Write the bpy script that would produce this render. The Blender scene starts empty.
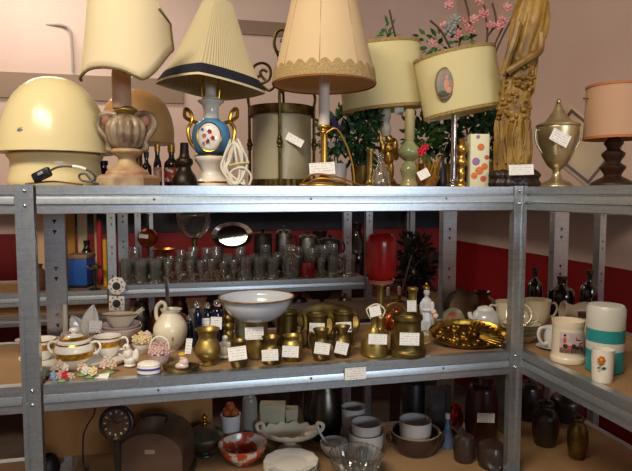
import bpy, bmesh, math, random
from mathutils import Vector, Matrix, noise
random.seed(7)
SC = bpy.context.scene; COL = SC.collection
# ---------------------------------------------------------------- camera and mapping
F = 560.0; TH = math.atan(42/F); CT, ST = math.cos(TH), math.sin(TH); CZ = 1.55
ZU, ZL, ZB = 1.568, 1.118, 0.768            # tops of the three shelf levels
A = (-.617, 1.238)                          # front corner of the shelving unit
D = (.974, .226); N = (-.226, .974)         # along the shelf, into the shelf
def dep(Y, z): return Y*CT + (CZ-z)*ST
def proj(X, Y, z):
    d = dep(Y, z); up = Y*ST + (z-CZ)*CT
    return 316 + F*X/d, 235.5 - F*up/d
def plane(u, v, z):
    yv = (235.5-v)/F; t = (z-CZ)/(-ST+yv*CT)
    return ((u-316)/F*t, (CT+yv*ST)*t, z)
def along(u, s, z, o=A):
    ax, ay = o[0]+N[0]*s, o[1]+N[1]*s; xv = (u-316)/F
    t = (xv*(ay*CT+(CZ-z)*ST)-ax)/(D[0]-xv*D[1]*CT)
    return (ax+D[0]*t, ay+D[1]*t, z)
def U(u, s): return along(u, s, ZU)
def L(u, s): return along(u, s, ZL)
def LV(u, v): return plane(u, v, ZL)
def B(u, s): return along(u, s, ZB)
def W(t, s, z=0): return (A[0]+D[0]*t+N[0]*s, A[1]+D[1]*t+N[1]*s, z)
# ---------------------------------------------------------------- materials
def lin(h):
    h = h.lstrip('#'); c = [int(h[i:i+2], 16)/255 for i in (0, 2, 4)]
    return tuple(x/12.92 if x <= .04045 else ((x+.055)/1.055)**2.4 for x in c)+(1,)
MATS = {}
def mat(name, c1, rough=.5, metal=0, c2=None, scale=20, bump=0, bscale=None, trans=0, ior=1.45, coat=0, detail=4, lo=.35, hi=.65, stretch=None, transl=0, spec=None):
    if name in MATS: return MATS[name]
    m = bpy.data.materials.new(name); m.use_nodes = True; nt = m.node_tree; nd = nt.nodes; lk = nt.links
    b = nd['Principled BSDF']; out = nd['Material Output']
    b.inputs['Base Color'].default_value = lin(c1); b.inputs['Roughness'].default_value = rough
    b.inputs['Metallic'].default_value = metal; b.inputs['Transmission Weight'].default_value = trans
    b.inputs['IOR'].default_value = ior; b.inputs['Coat Weight'].default_value = coat
    if spec is not None: b.inputs['Specular IOR Level'].default_value = spec
    tc = nd.new('ShaderNodeTexCoord'); mp = nd.new('ShaderNodeMapping'); lk.new(tc.outputs['Object'], mp.inputs[0])
    if stretch: mp.inputs['Scale'].default_value = stretch
    nz = nd.new('ShaderNodeTexNoise'); nz.inputs['Scale'].default_value = scale; nz.inputs['Detail'].default_value = detail
    lk.new(mp.outputs[0], nz.inputs['Vector'])
    if c2:
        rp = nd.new('ShaderNodeValToRGB'); rp.color_ramp.elements[0].position = lo; rp.color_ramp.elements[1].position = hi
        rp.color_ramp.elements[0].color = lin(c1); rp.color_ramp.elements[1].color = lin(c2)
        lk.new(nz.outputs['Fac'], rp.inputs[0]); lk.new(rp.outputs[0], b.inputs['Base Color'])
    if bump:
        nb = nz
        if bscale:
            nb = nd.new('ShaderNodeTexNoise'); nb.inputs['Scale'].default_value = bscale; lk.new(mp.outputs[0], nb.inputs['Vector'])
        bp = nd.new('ShaderNodeBump'); bp.inputs['Strength'].default_value = bump; bp.inputs['Distance'].default_value = .002
        lk.new(nb.outputs['Fac'], bp.inputs['Height']); lk.new(bp.outputs[0], b.inputs['Normal'])
    if transl:
        tl = nd.new('ShaderNodeBsdfTranslucent'); mx = nd.new('ShaderNodeMixShader'); mx.inputs[0].default_value = transl
        tl.inputs['Color'].default_value = lin(c1)
        lk.new(b.outputs[0], mx.inputs[1]); lk.new(tl.outputs[0], mx.inputs[2]); lk.new(mx.outputs[0], out.inputs[0])
    MATS[name] = m; return m
def galv():
    m = bpy.data.materials.new('galvanised_steel'); m.use_nodes = True; nt = m.node_tree; nd = nt.nodes; lk = nt.links
    b = nd['Principled BSDF']; b.inputs['Metallic'].default_value = .9
    tc = nd.new('ShaderNodeTexCoord'); v = nd.new('ShaderNodeTexVoronoi'); v.inputs['Scale'].default_value = 160
    lk.new(tc.outputs['Object'], v.inputs['Vector'])
    mp = nd.new('ShaderNodeMapping'); mp.inputs['Scale'].default_value = (1.5, 1.5, 260); lk.new(tc.outputs['Object'], mp.inputs[0])
    nz = nd.new('ShaderNodeTexNoise'); nz.inputs['Scale'].default_value = 2; lk.new(mp.outputs[0], nz.inputs['Vector'])
    mx = nd.new('ShaderNodeMix'); mx.data_type = 'RGBA'; mx.inputs[0].default_value = .75
    lk.new(v.outputs['Color'], mx.inputs[6]); lk.new(nz.outputs['Fac'], mx.inputs[7])
    bw = nd.new('ShaderNodeRGBToBW'); lk.new(mx.outputs[2], bw.inputs[0])
    rp = nd.new('ShaderNodeValToRGB'); rp.color_ramp.elements[0].position = .3; rp.color_ramp.elements[1].position = .7
    rp.color_ramp.elements[0].color = lin('#b4bcc2'); rp.color_ramp.elements[1].color = lin('#cdd4d9')
    lk.new(bw.outputs[0], rp.inputs[0]); lk.new(rp.outputs[0], b.inputs['Base Color'])
    mr = nd.new('ShaderNodeMapRange'); mr.inputs[3].default_value = .3; mr.inputs[4].default_value = .38
    lk.new(bw.outputs[0], mr.inputs[0]); lk.new(mr.outputs[0], b.inputs['Roughness'])
    return m
def paper():
    m = bpy.data.materials.new('tag_paper'); m.use_nodes = True; nt = m.node_tree; nd = nt.nodes; lk = nt.links
    b = nd['Principled BSDF']; b.inputs['Roughness'].default_value = .7
    tc = nd.new('ShaderNodeTexCoord'); sp = nd.new('ShaderNodeSeparateXYZ'); lk.new(tc.outputs['Generated'], sp.inputs[0])
    def mth(op, a, c, d=None):
        n = nd.new('ShaderNodeMath'); n.operation = op
        for i, x in enumerate((a, c) if d is None else (a, c, d)):
            if isinstance(x, (int, float)): n.inputs[i].default_value = x
            else: lk.new(x, n.inputs[i])
        return n.outputs[0]
    fr = mth('FRACT', mth('MULTIPLY', sp.outputs[2], 5), 0)
    row = mth('MULTIPLY', mth('GREATER_THAN', fr, .35), mth('LESS_THAN', fr, .72))
    fl = mth('FLOOR', mth('MULTIPLY', sp.outputs[2], 5), 0)
    cb = nd.new('ShaderNodeCombineXYZ'); lk.new(mth('MULTIPLY', sp.outputs[0], 22), cb.inputs[0]); lk.new(mth('MULTIPLY', fl, 7.3), cb.inputs[1])
    oi = nd.new('ShaderNodeObjectInfo'); lk.new(mth('MULTIPLY', oi.outputs['Random'], 50), cb.inputs[2])
    nz = nd.new('ShaderNodeTexNoise'); nz.inputs['Scale'].default_value = 1.3; nz.inputs['Detail'].default_value = 1; lk.new(cb.outputs[0], nz.inputs['Vector'])
    mk = mth('MULTIPLY', row, mth('GREATER_THAN', nz.outputs['Fac'], .5))
    mg = mth('MULTIPLY', mth('GREATER_THAN', sp.outputs[0], .08), mth('LESS_THAN', sp.outputs[0], .92))
    mk = mth('MULTIPLY', mth('MULTIPLY', mk, mg), .45)
    mx = nd.new('ShaderNodeMix'); mx.data_type = 'RGBA'; lk.new(mk, mx.inputs[0])
    mx.inputs[6].default_value = lin('#ece9e4'); mx.inputs[7].default_value = lin('#3a3a44')
    lk.new(mx.outputs[2], b.inputs['Base Color']); return m
GALV = galv(); PAPER = paper()
def pleat(name, c1, c2, n, transl=.35):      # cloth with fine pleats that run up the shade
    m = mat(name, c1, .85, transl=transl, bump=.15, bscale=300); return m
BRASS = mat('aged_brass', '#b39a58', .42, .9, '#8f7840', 25, .1)
BRASS2 = mat('polished_brass', '#c9a052', .32, .95, '#a8803c', 18)
DBRASS = mat('dark_brass', '#8a7544', .42, .9, '#5e4c2a', 30, .15)
GOLD = mat('gilding', '#d8a83a', .25, 1, '#a87a24', 40)
GOLDB = mat('gold_band', '#cf9b35', .3, .7, '#8a5f1c', 90)
PORC = mat('white_porcelain', '#e9e4da', .18, 0, coat=.4)
CREAM = mat('cream_ceramic', '#e6dcc4', .28, 0, '#d8cbb0', 8, coat=.2)
WHITE = mat('white_glaze', '#d9dadb', .2, 0, '#c8cacc', 12, coat=.3)
BLACK = mat('black_plastic', '#17161a', .4)
DARKW = mat('dark_wood', '#3a2116', .45, 0, '#241208', 14, stretch=(1, 1, .2))
GLASS = mat('clear_glass', '#f2f3ee', .02, 0, trans=.94, ior=1.5)
CHROME = mat('polished_steel', '#c9c9c6', .12, 1)
STEEL = mat('dull_steel', '#8d8d8a', .35, 1, '#5c5c5a', 30)
COPPER = mat('copper', '#c46a35', .28, 1, '#8d4320', 20)
CABLEW = mat('white_cable', '#cfcabb', .5)
WIRE = mat('gold_wire', '#a3762c', .4, .6)
LEAF = mat('leaf_green', '#2a4c20', .5, 0, '#527c3a', 35)
LEAF2 = mat('dark_leaf', '#1c3c20', .5, 0, '#376038', 30)
RED = mat('red_cloth', '#b3172a', .6); PINK = mat('pink_petal', '#c99794', .7, 0, '#b0666c', 60)
NAVY = mat('navy_glass', '#0b0f26', .12, 0, coat=.4)
DGLASS = mat('dark_bottle_glass', '#1c120c', .08, 0, coat=.6)
BLUEP = mat('blue_paint', '#3d5fa6', .3)
KHAKI = mat('tan_card', '#9a7a56', .85, 0, '#8a6a48', 6, .1)
# ---------------------------------------------------------------- mesh helpers
def sharp(me, ang=35):
    for p in me.polygons: p.use_smooth = True
    me.set_sharp_from_angle(angle=math.radians(ang))
def link(name, bm, m, parent=None, ang=35, loc=None):
    flat = ang <= 1
    me = bpy.data.meshes.new(name); bmesh.ops.recalc_face_normals(bm, faces=bm.faces[:]); bm.to_mesh(me); bm.free()
    (None if flat else sharp(me, ang)); o = bpy.data.objects.new(name, me); COL.objects.link(o)
    for x in (m if isinstance(m, (list, tuple)) else [m]): me.materials.append(x)
    if parent: o.parent = parent
    if loc: o.location = loc
    return o
def struct(name, bm, m, ang=35):
    o = link(name, bm, m, None, ang); o['kind'] = 'structure'; return o
def bx(bm, x0, x1, y0, y1, z0, z1, bev=0, M=None):
    g = bmesh.ops.create_cube(bm, size=1)['verts']
    for v in g: v.co = Vector(((x0+x1)/2+v.co.x*(x1-x0), (y0+y1)/2+v.co.y*(y1-y0), (z0+z1)/2+v.co.z*(z1-z0)))
    if bev:
        es = list({e for v in g for e in v.link_edges})
        r = bmesh.ops.bevel(bm, geom=es, offset=bev, segments=2, affect='EDGES', profile=.5)
        g = list({v for f in r['faces'] for v in f.verts} | {v for v in g if v.is_valid})
    if M is not None:
        for v in g: v.co = M @ v.co
    return g
def lathe_bm(bm, prof, seg=40, M=None, sx=1, sy=1, mod=None):
    rings = []
    for i, (r, z) in enumerate(prof):
        if r < 1e-6: rings.append([bm.verts.new((0, 0, z))])
        else:
            ring = []
            for k in range(seg):
                a = 2*math.pi*k/seg; rr, zz = (r, z) if mod is None else mod(a, r, z)
                ring.append(bm.verts.new((rr*sx*math.cos(a), rr*sy*math.sin(a), zz)))
            rings.append(ring)
    for a, b in zip(rings, rings[1:]):
        if len(a) == 1 and len(b) == 1: continue
        for k in range(seg):
            k2 = (k+1) % seg
            if len(a) == 1: bm.faces.new((a[0], b[k], b[k2]))
            elif len(b) == 1: bm.faces.new((a[k], a[k2], b[0]))
            else: bm.faces.new((a[k], a[k2], b[k2], b[k]))
    vs = [v for r in rings for v in r]
    if M is not None:
        for v in vs: v.co = M @ v.co
    return vs
def smoothp(prof, n=4):          # Catmull-Rom through a profile
    if n < 2: return prof
    o = []
    for i in range(len(prof)-1):
        p0 = prof[max(i-1, 0)]; p1 = prof[i]; p2 = prof[i+1]; p3 = prof[min(i+2, len(prof)-1)]
        for k in range(n):
            t = k/n; q = []
            for a in range(len(p1)):
                q.append(.5*(2*p1[a]+(p2[a]-p0[a])*t+(2*p0[a]-5*p1[a]+4*p2[a]-p3[a])*t*t+(3*p1[a]-p0[a]-3*p2[a]+p3[a])*t**3))
            o.append(tuple(q))
    o.append(prof[-1]); return o
def tube_bm(bm, pts, r, seg=8, closed=False):
    pts = [Vector(p) for p in pts]; n = len(pts); rings = []; prev = None
    for i, p in enumerate(pts):
        a = pts[i-1] if (i or closed) else p; b = pts[(i+1) % n] if (i < n-1 or closed) else p
        t = (b-a); t = t.normalized() if t.length > 1e-9 else Vector((0, 0, 1))
        if prev is None:
            x = t.orthogonal().normalized()
        else:
            x = prev-t*prev.dot(t); x = x.normalized() if x.length > 1e-6 else t.orthogonal().normalized()
        prev = x; y = t.cross(x); rr = r[i] if isinstance(r, (list, tuple)) else r
        rings.append([bm.verts.new(p+(x*math.cos(2*math.pi*k/seg)+y*math.sin(2*math.pi*k/seg))*rr) for k in range(seg)])
    rg = range(n if closed else n-1)
    for i in rg:
        a, b = rings[i], rings[(i+1) % n]
        for k in range(seg): bm.faces.new((a[k], a[(k+1) % seg], b[(k+1) % seg], b[k]))
    if not closed:
        bm.faces.new(rings[0][::-1]); bm.faces.new(rings[-1])
def ell_bm(bm, c, r, M=None, seg=16):
    g = bmesh.ops.create_uvsphere(bm, u_segments=seg, v_segments=max(6, seg//2+2), radius=1)['verts']
    for v in g:
        q = Vector((v.co.x*r[0], v.co.y*r[1], v.co.z*r[2]))
        if M is not None: q = M @ q
        v.co = q+Vector(c)
    return g
ALL = []
class T:
    """One thing: an Empty at its base; sizes are given in picture units at its own distance."""
    def __init__(s, name, label, cat, pos, group=None, rz=0):
        s.e = bpy.data.objects.new(name, None); COL.objects.link(s.e); s.e.location = pos; s.e.rotation_euler.z = rz; s.e.empty_display_size = .02
        s.e['label'] = label; s.e['category'] = cat
        if group: s.e['group'] = group
        s.k = dep(pos[1], pos[2])/F; s.u, s.v = proj(*pos); s.parts = []; ALL.append(s)
        ph = math.atan((CZ-pos[2])/pos[1]); s.cf, s.sf = math.cos(ph), math.sin(ph)
    def X(s, u): return (u-s.u)*s.k
    def Z(s, v, y=0): return (s.v-v-y*s.sf)/s.cf*s.k
    def P(s, p): return Vector((s.X(p[0]), (p[2] if len(p) > 2 else 0)*s.k, s.Z(p[1], p[2] if len(p) > 2 else 0)))
    def hl(s, part, prof, m, **kw): return s.lathe(part, [(r, s.v-h*s.cf) for r, h in prof], m, **kw)
    def H(s, h): return s.v-h*s.cf
    def add(s, part, bm, m, parent=None, ang=35):
        o = link(part, bm, m, parent or s.e, ang); s.parts.append(o); return o
    def lathe(s, part, prof, m, u=None, y=0, seg=40, th=0, sm=4, parent=None, sx=1, sy=1, mod=None, tilt=None, ang=35):
        """profile rows (radius, v); th > 0 makes an open vessel with a wall of that thickness"""
        p = [(max(r, 0)*s.k, s.Z(v)) for r, v in prof]
        p = [(max(r, 0), z) for r, z in smoothp(p, sm)]
        if th:
            t = th*s.k; inner = []
            for r, z in reversed(p):
                if r-t > .0008: inner.append((r-t, max(z, p[0][1]+t)))
            inner.append((0, inner[-1][1])); p = [(0, p[0][1])]+p+inner
        else:
            if p[0][0] > 1e-6: p = [(0, p[0][1])]+p
            if p[-1][0] > 1e-6: p = p+[(0, p[-1][1])]
        bm = bmesh.new(); M = Matrix.Translation((s.X(u) if u is not None else 0, y*s.k, 0))
        if tilt:
            c = Vector((0, 0, s.Z(tilt[3]))); M = M @ Matrix.Translation(c) @ Matrix.Rotation(math.radians(tilt[0]), 4, 'X') @ Matrix.Rotation(math.radians(tilt[1]), 4, 'Y') @ Matrix.Rotation(math.radians(tilt[2]), 4, 'Z') @ Matrix.Translation(-c)
        lathe_bm(bm, p, seg, M, sx, sy, mod); return s.add(part, bm, m, parent, ang)
    def tube(s, part, pts, r, m, sm=5, parent=None, closed=False, seg=8, multi=False):
        bm = bmesh.new()
        for q in (pts if multi else [pts]):
            w = [tuple(s.P(p)) for p in q]
            if closed: w = smoothp(w+[w[0]], sm)[:-1]
            else: w = smoothp(w, sm)
            tube_bm(bm, w, r*s.k, seg, closed)
        return s.add(part, bm, m, parent)
    def ell(s, part, items, m, parent=None, seg=16):
        bm = bmesh.new()
        for c, r in items: ell_bm(bm, s.P(c), [x*s.k for x in r], None, seg)
        return s.add(part, bm, m, parent)
    def box(s, part, u0, u1, v0, v1, y0, y1, m, bev=0, parent=None, rot=(0, 0, 0)):
        bm = bmesh.new(); c = s.P(((u0+u1)/2, (v0+v1)/2, (y0+y1)/2)); k = s.k
        M = Matrix.Translation(c) @ Matrix.Rotation(math.radians(rot[2]), 4, 'Z') @ Matrix.Rotation(math.radians(rot[0]), 4, 'X') @ Matrix.Rotation(math.radians(rot[1]), 4, 'Y')
        bx(bm, -(u1-u0)/2*k, (u1-u0)/2*k, -(y1-y0)/2*k, (y1-y0)/2*k, -(v1-v0)/2*k, (v1-v0)/2*k, bev*k, M)
        return s.add(part, bm, m, parent, 30)
    def tag(s, u, v, w, h, y, roll=0, lean=-6, yaw=0, string=None):
        bm = bmesh.new(); k = s.k; nx, ny = 6, 4; W2, H2 = w*k/2, h*k/2
        o = None
        bx(bm, -W2, W2, -.0003, .0003, -H2, H2)
        bmesh.ops.subdivide_edges(bm, edges=bm.edges[:], cuts=3, use_grid_fill=True)
        for vv in bm.verts: vv.co.y += .0012*math.sin(vv.co.x/W2*1.7+.5)
        o = link('price_tag', bm, PAPER, s.e); s.parts.append(o)
        o.location = s.P((u, v, y)); o.rotation_euler = (math.radians(lean), math.radians(roll), math.radians(yaw))
        if string: s.tube('tag_string', string, .35, CABLEW, 4)
        return o
def finish():
    for t in ALL:
        if len(t.parts) == 1 and not t.parts[0].children:
            o = t.parts[0]; loc = t.e.matrix_basis.copy(); nm = t.e.name
            pr = {q: t.e[q] for q in ('label', 'category', 'group') if q in t.e}
            o.parent = None; o.matrix_basis = loc @ o.matrix_basis
            bpy.data.objects.remove(t.e); o.name = nm; t.e = o
            for q in pr: o[q] = pr[q]
def dup(root, loc, rz=0, label=None, group=None, sc=1):
    r = root.copy(); COL.objects.link(r); r.location = loc; r.rotation_euler.z = rz; r.scale = sc if isinstance(sc, tuple) else (sc,)*3
    if label: r['label'] = label
    if group: r['group'] = group
    for ch in list(root.children):
        c = ch.copy(); COL.objects.link(c); c.parent = r
        for g in ch.children:
            q = g.copy(); COL.objects.link(q); q.parent = c
    return r
def single(name, label, cat, bm, m, loc, group=None, rz=0, ang=35):
    o = link(name, bm, m, None, ang, loc); o.rotation_euler.z = rz; o['label'] = label; o['category'] = cat
    if group: o['group'] = group
    return o
# ---------------------------------------------------------------- room
def wallmat(name, c1, c2):
    m = mat(name, c1, .85, 0, c2, 1.6, .05, 60); return m
PLASTER = wallmat('pink_plaster', '#cfb6ab', '#d8c2b6'); DADO = mat('red_dado_paint', '#8e1218', .55, 0, '#7a0e14', 3)
CEIL = mat('ceiling_paint', '#cbbfb6', .9); FLOORM = mat('floor_tiles', '#6a5c50', .5, 0, '#5a4c42', 5)
def plank(name, p, q, z0, z1, m, th=.1, side=1):
    # an upright slab from p to q, its thickness laid to the outside
    p = Vector((p[0], p[1], 0)); q = Vector((q[0], q[1], 0)); t = (q-p).normalized(); n = Vector((-t.y, t.x, 0))*side*th
    bm = bmesh.new(); vs = [bm.verts.new(c+Vector((0, 0, z))) for z in (z0, z1) for c in (p, q, q+n, p+n)]
    for f in ((0, 1, 2, 3), (4, 7, 6, 5), (0, 4, 5, 1), (1, 5, 6, 2), (2, 6, 7, 3), (3, 7, 4, 0)): bm.faces.new([vs[i] for i in f])
    return struct(name, bm, m, 30)
CR = (1.13, 4.62)                       # back corner of the room
def rel(a, b): return (CR[0]+D[0]*a+N[0]*b, CR[1]+D[1]*a+N[1]*b)
H = 3.3; XL = -4.6; YF = -8.6
BL, BR, FR_, FL_ = rel(XL, 0), rel(0, 0), rel(0, YF), rel(XL, YF)
plank('wall_back', BL, BR, 1.27, H, PLASTER); plank('wall_back_dado', BL, BR, 0, 1.27, DADO); plank('wall_shade_band', rel(-3.15, -.015), rel(0, -.015), 1.27, 1.6, mat('navy_shade_tone', '#20222e', .6, 0, '#1a1b24', 3), .014)  # navy band puts the shade above the dado into the wall colour
plank('wall_right', BR, FR_, 1.17, H, PLASTER); plank('wall_right_dado', BR, FR_, 0, 1.17, DADO)
plank('wall_front', FR_, FL_, 0, H, PLASTER); plank('wall_left', FL_, BL, 0, H, PLASTER)
def slab(name, z0, z1, m):
    bm = bmesh.new(); vs = [bm.verts.new((c[0], c[1], z)) for z in (z0, z1) for c in (rel(XL-.1, .1), rel(.1, .1), rel(.1, YF-.1), rel(XL-.1, YF-.1))]
    for f in ((0, 1, 2, 3), (4, 7, 6, 5), (0, 4, 5, 1), (1, 5, 6, 2), (2, 6, 7, 3), (3, 7, 4, 0)): bm.faces.new([vs[i] for i in f])
    struct(name, bm, m, 30)
slab('floor', -.1, 0, FLOORM); slab('ceiling', H, H+.1, CEIL)
plank('trim_1', rel(XL, -.02), rel(-2.15, -.02), 2.2, 2.37, mat('brown_beam', '#8f7a68', .7), .019); plank('trim_3', rel(-1.95, -.02), rel(-1.1, -.02), 2.72, 2.82, MATS['brown_beam'], .019)
# conduit on the back wall
p = along(72, 0, 2.0, rel(XL, -.03)); T0 = T('wall_conduit', 'thin grey conduit pipe bending up the pale wall behind the mushroom lamp', 'pipe', along(72, 0, 2.385, rel(XL, -.03)))
T0.tube('wall_conduit', [(73, T0.v), (73, 60), (72.5, 45), (71, 32), (64, 27.5), (45, 27), (-60, 27)], 1.3, mat('grey_conduit', '#a39a92', .5), 4)
# ---------------------------------------------------------------- shelving
BP = [(0, 0), (0, -.0195), (.004, -.0205), (.004, -.0235), (-.001, -.025), (-.004, -.040), (-.004, -.0415), (0, -.0435), (0, -.0615), (.004, -.0635), (.022, -.0635), (.022, -.062), (.0055, -.062)]
def beam_bm(bm, p, q, ztop, out=1):
    # p,q ground points of the front face; out: the unit outward direction in plan
    p = Vector(p[:2]+(0,)); q = Vector(q[:2]+(0,)); t = (q-p).normalized(); n = Vector((t.y, -t.x, 0))*out
    pr = BP+[(.0055, -.004), (.024, -.004), (.024, 0)]
    r = [[bm.verts.new(c-n*a+Vector((0, 0, ztop+z))) for a, z in pr] for c in (p, q)]
    m = len(pr)
    for i in range(m): bm.faces.new((r[0][i], r[0][(i+1) % m], r[1][(i+1) % m], r[1][i]))
    bm.faces.new(r[0]); bm.faces.new(r[1][::-1])
def grid_face(bm, o, ux, L_, w, pitch=.137, off=0):
    # slotted strip: keyhole pairs cut in the middle of a face of width w
    xs = [0, w*.40, w*.455, w*.545, w*.60, w]; zs = [0.0]; holes = []
    z = off
    while z+.045 < L_ and off >= 0:
        for dz in (0, .030):
            a = z+dz; zs += [a, a+.006, a+.012]; holes.append((a, a+.006, 1)); holes.append((a+.006, a+.012, 2))
        z += pitch
    zs += [L_]; zs = sorted(set(zs))
    g = [[bm.verts.new(o+ux*x+Vector((0, 0, z))) for x in xs] for z in zs]
    for j in range(len(zs)-1):
        kind = 0; zm = (zs[j]+zs[j+1])/2
        for a, b, k in holes:
            if a < zm < b: kind = k
        for i in range(len(xs)-1):
            if kind == 1 and i == 2: continue
            if kind == 2 and 1 <= i <= 3: continue
            bm.faces.new((g[j][i], g[j][i+1], g[j+1][i+1], g[j+1][i]))
def post(name, parent, c, ax, ay, z1, w1=.036, w2=.03, off=.02):
    """slotted post: an angle, or (off < 0) a plain channel with a recessed web"""
    bm = bmesh.new(); o = Vector((c[0], c[1], 0)); ax = Vector(ax+(0,)); ay = Vector(ay+(0,))
    def strip(a, b):
        v = [bm.verts.new(q) for q in (a, b, b+Vector((0, 0, z1)), a+Vector((0, 0, z1)))]; bm.faces.new(v)
    if off < 0:
        q = [o+ay*.02, o, o+ax*.006, o+ax*.008+ay*.007, o+ax*(w1-.008)+ay*.007, o+ax*(w1-.006), o+ax*w1, o+ax*w1+ay*.02]
        for a, b in zip(q, q[1:]): strip(a, b)
    else:
        grid_face(bm, o, ax, z1, w1, off=off); grid_face(bm, o, ay, z1, w2, off=off+.05)
        strip(o+ax*w1, o+ax*w1+ay*.012); strip(o+ay*w2, o+ay*w2+ax*.012)
    bmesh.ops.remove_doubles(bm, verts=bm.verts[:], dist=1e-6)
    ob = link(name, bm, GALV, parent, 1); md = ob.modifiers.new('t', 'SOLIDIFY'); md.thickness = .0016; md.offset = 1
    if off < 0:
        for z in (ZU-.012, ZU-.045, ZL-.012, ZL-.045):
            bm = bmesh.new(); ell_bm(bm, (0, 0, 0), (.004, .003, .004), None, 10); q = o+ax*w1*.5+ay*.004; link('bolt', bm, CHROME, parent, loc=(q.x, q.y, z))
    return ob
def unit(label, o, length, depth, ztop, levels, group=None, d=D, n=N, boardmat=KHAKI, lp=-.042, fronts=(1, 1), backs=(1, 1), name='shelving_unit', pw=.036, off=.02, foff=-1):
    e = bpy.data.objects.new(name, None); COL.objects.link(e); e['label'] = label; e['category'] = 'shelving unit'
    if group: e['group'] = group
    def w(t, s): return (o[0]+d[0]*t+n[0]*s, o[1]+d[1]*t+n[1]*s)
    nd = (-d[0], -d[1]); nn = (-n[0], -n[1])
    if fronts[0]: post('post', e, w(lp, -.004), d, n, ztop, pw, off=foff)
    if fronts[1]: post('post', e, w(length+.002, -.004), d, n, ztop, pw, off=foff)
    for t in [(lp, length+.002)[i] for i in (0, 1) if backs[i]]:
        post('post', e, w(t, depth+.036 if False else depth), d, n, ztop, .05, off=off)
    for z in levels:
        bm = bmesh.new(); beam_bm(bm, w(0, 0), w(length, 0), z); link('beam', bm, GALV, e, 20)
        bm = bmesh.new(); beam_bm(bm, w(length, depth), w(0, depth), z); link('beam', bm, GALV, e, 20)
        bm = bmesh.new(); c = [w(.001, .0065), w(length-.001, .0065), w(length-.001, depth-.0065), w(.001, depth-.0065)]
        vs = [bm.verts.new((p[0], p[1], zz)) for zz in (z-.0035, z-.0006) for p in c]
        for f in ((0, 1, 2, 3), (4, 7, 6, 5), (0, 4, 5, 1), (1, 5, 6, 2), (2, 6, 7, 3), (3, 7, 4, 0)): bm.faces.new([vs[i] for i in f])
        link('shelf_board', bm, boardmat, e, 30)
    return e
LEN = 1.176; DPT = .42
main = unit('main galvanised shelving unit holding lamps above and brass pots below', A, LEN, DPT, ZU+.002, [ZU, ZL, ZB], backs=(0, 1))
pb = along(46, .40, 1.3); post('post', main, (pb[0], pb[1]), D, N, ZU-.066, .055, off=.063)
side = unit('galvanised shelving unit continuing past the mushroom lamp, beyond the first front post', W(-.0445-LEN, 0)[:2], LEN, DPT, ZU+.002, [ZU, ZL, ZB], fronts=(1, 0), backs=(1, 0))
# bolts and the shelf label on the middle beam
for z in (ZU, ZL):
    for t in (.25, .62, .98):
        bm = bmesh.new(); ell_bm(bm, (0, 0, 0), (.0035, .002, .0035), None, 8); link('bolt', bm, STEEL, main, loc=W(t, -.002, z-.031))
q = W(.735, -.006, ZL-.026); bm = bmesh.new(); bx(bm, -.028, .028, -.0006, .0006, -.0155, .0155)
o = link('shelf_label', bm, PAPER, main, loc=q); o.rotation_euler.z = math.atan2(D[1], D[0])
PR = W(LEN+.020, .012)                                     # inner corner post of the corner unit
corner = unit('galvanised corner shelving unit with mug and canister, running towards the viewer', (PR[0]+D[0]*.018+N[0]*.40, PR[1]+D[1]*.018+N[1]*.40), 1.2, .446, ZU+.002, [ZU, ZL, ZB],
              d=(-N[0], -N[1]), n=D, fronts=(0, 1), backs=(0, 1))
pc = along(554, .455, 1.35); post('post', corner, (pc[0], pc[1]), D, N, ZU-.066, .06, off=.012)
RO = (-.93, 2.61); RO = (RO[0], RO[1])
rear = unit('rear galvanised shelving unit crowded with drinking glasses', RO, 1.217, .42, ZU, [ZU, ZL, ZB], backs=(1, 1), foff=.03)
def R(u, s): return along(u, s, ZL, RO)
RL = (RO[0]-D[0]*1.25, RO[1]-D[1]*1.25)
rear2 = unit('rear galvanised shelving unit with a blue box, seen past the slotted post', RL, 1.2, .42, ZU, [ZU, ZL-.02, ZB], fronts=(1, 0), backs=(1, 0), foff=.03)
# ---------------------------------------------------------------- light and camera
def area(name, loc, tgt, sx, sy, e, col):
    l = bpy.data.lights.new(name, 'AREA'); l.shape = 'RECTANGLE'; l.size = sx; l.size_y = sy; l.energy = e; l.color = col
    o = bpy.data.objects.new(name, l); COL.objects.link(o); o.location = loc
    o.rotation_euler = (Vector(tgt)-Vector(loc)).to_track_quat('-Z', 'Y').to_euler(); return o
area('ceiling_lamp', (-.75, -.35, 3.15), (-.2, 1.3, 1.5), 1.4, .4, 64, (1, .87, .68))
area('shop_window_daylight', (2.1, -2.6, 1.9), (-.1, 1.4, 1.5), 2.4, .7, 72, (.76, .88, 1))
area('rear_ceiling_lamp', (-1.8, 3.2, 3.2), (-1.8, 3.6, 0), 1.2, .3, 22, (1, .88, .74))
w = bpy.data.worlds.new('world'); SC.world = w; w.use_nodes = True; w.node_tree.nodes['Background'].inputs[0].default_value = (.6, .7, .8, 1); w.node_tree.nodes['Background'].inputs[1].default_value = .2
cam = bpy.data.cameras.new('camera'); co = bpy.data.objects.new('camera', cam); COL.objects.link(co); SC.camera = co
cam.sensor_width = 36; cam.lens = 36*F/632; cam.clip_start = .02
co.location = (0, 0, CZ); co.rotation_euler = (math.pi/2-TH, 0, 0)
SC.view_settings.view_transform = 'Standard'; SC.view_settings.look = 'None'; SC.view_settings.gamma = 1; SC.view_settings.exposure = 0
SC.cycles.use_denoising = True; SC.cycles.max_bounces = 10; SC.cycles.transmission_bounces = 8; SC.cycles.caustics_reflective = False; SC.cycles.caustics_refractive = False; SC.cycles.sample_clamp_indirect = 6
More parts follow.
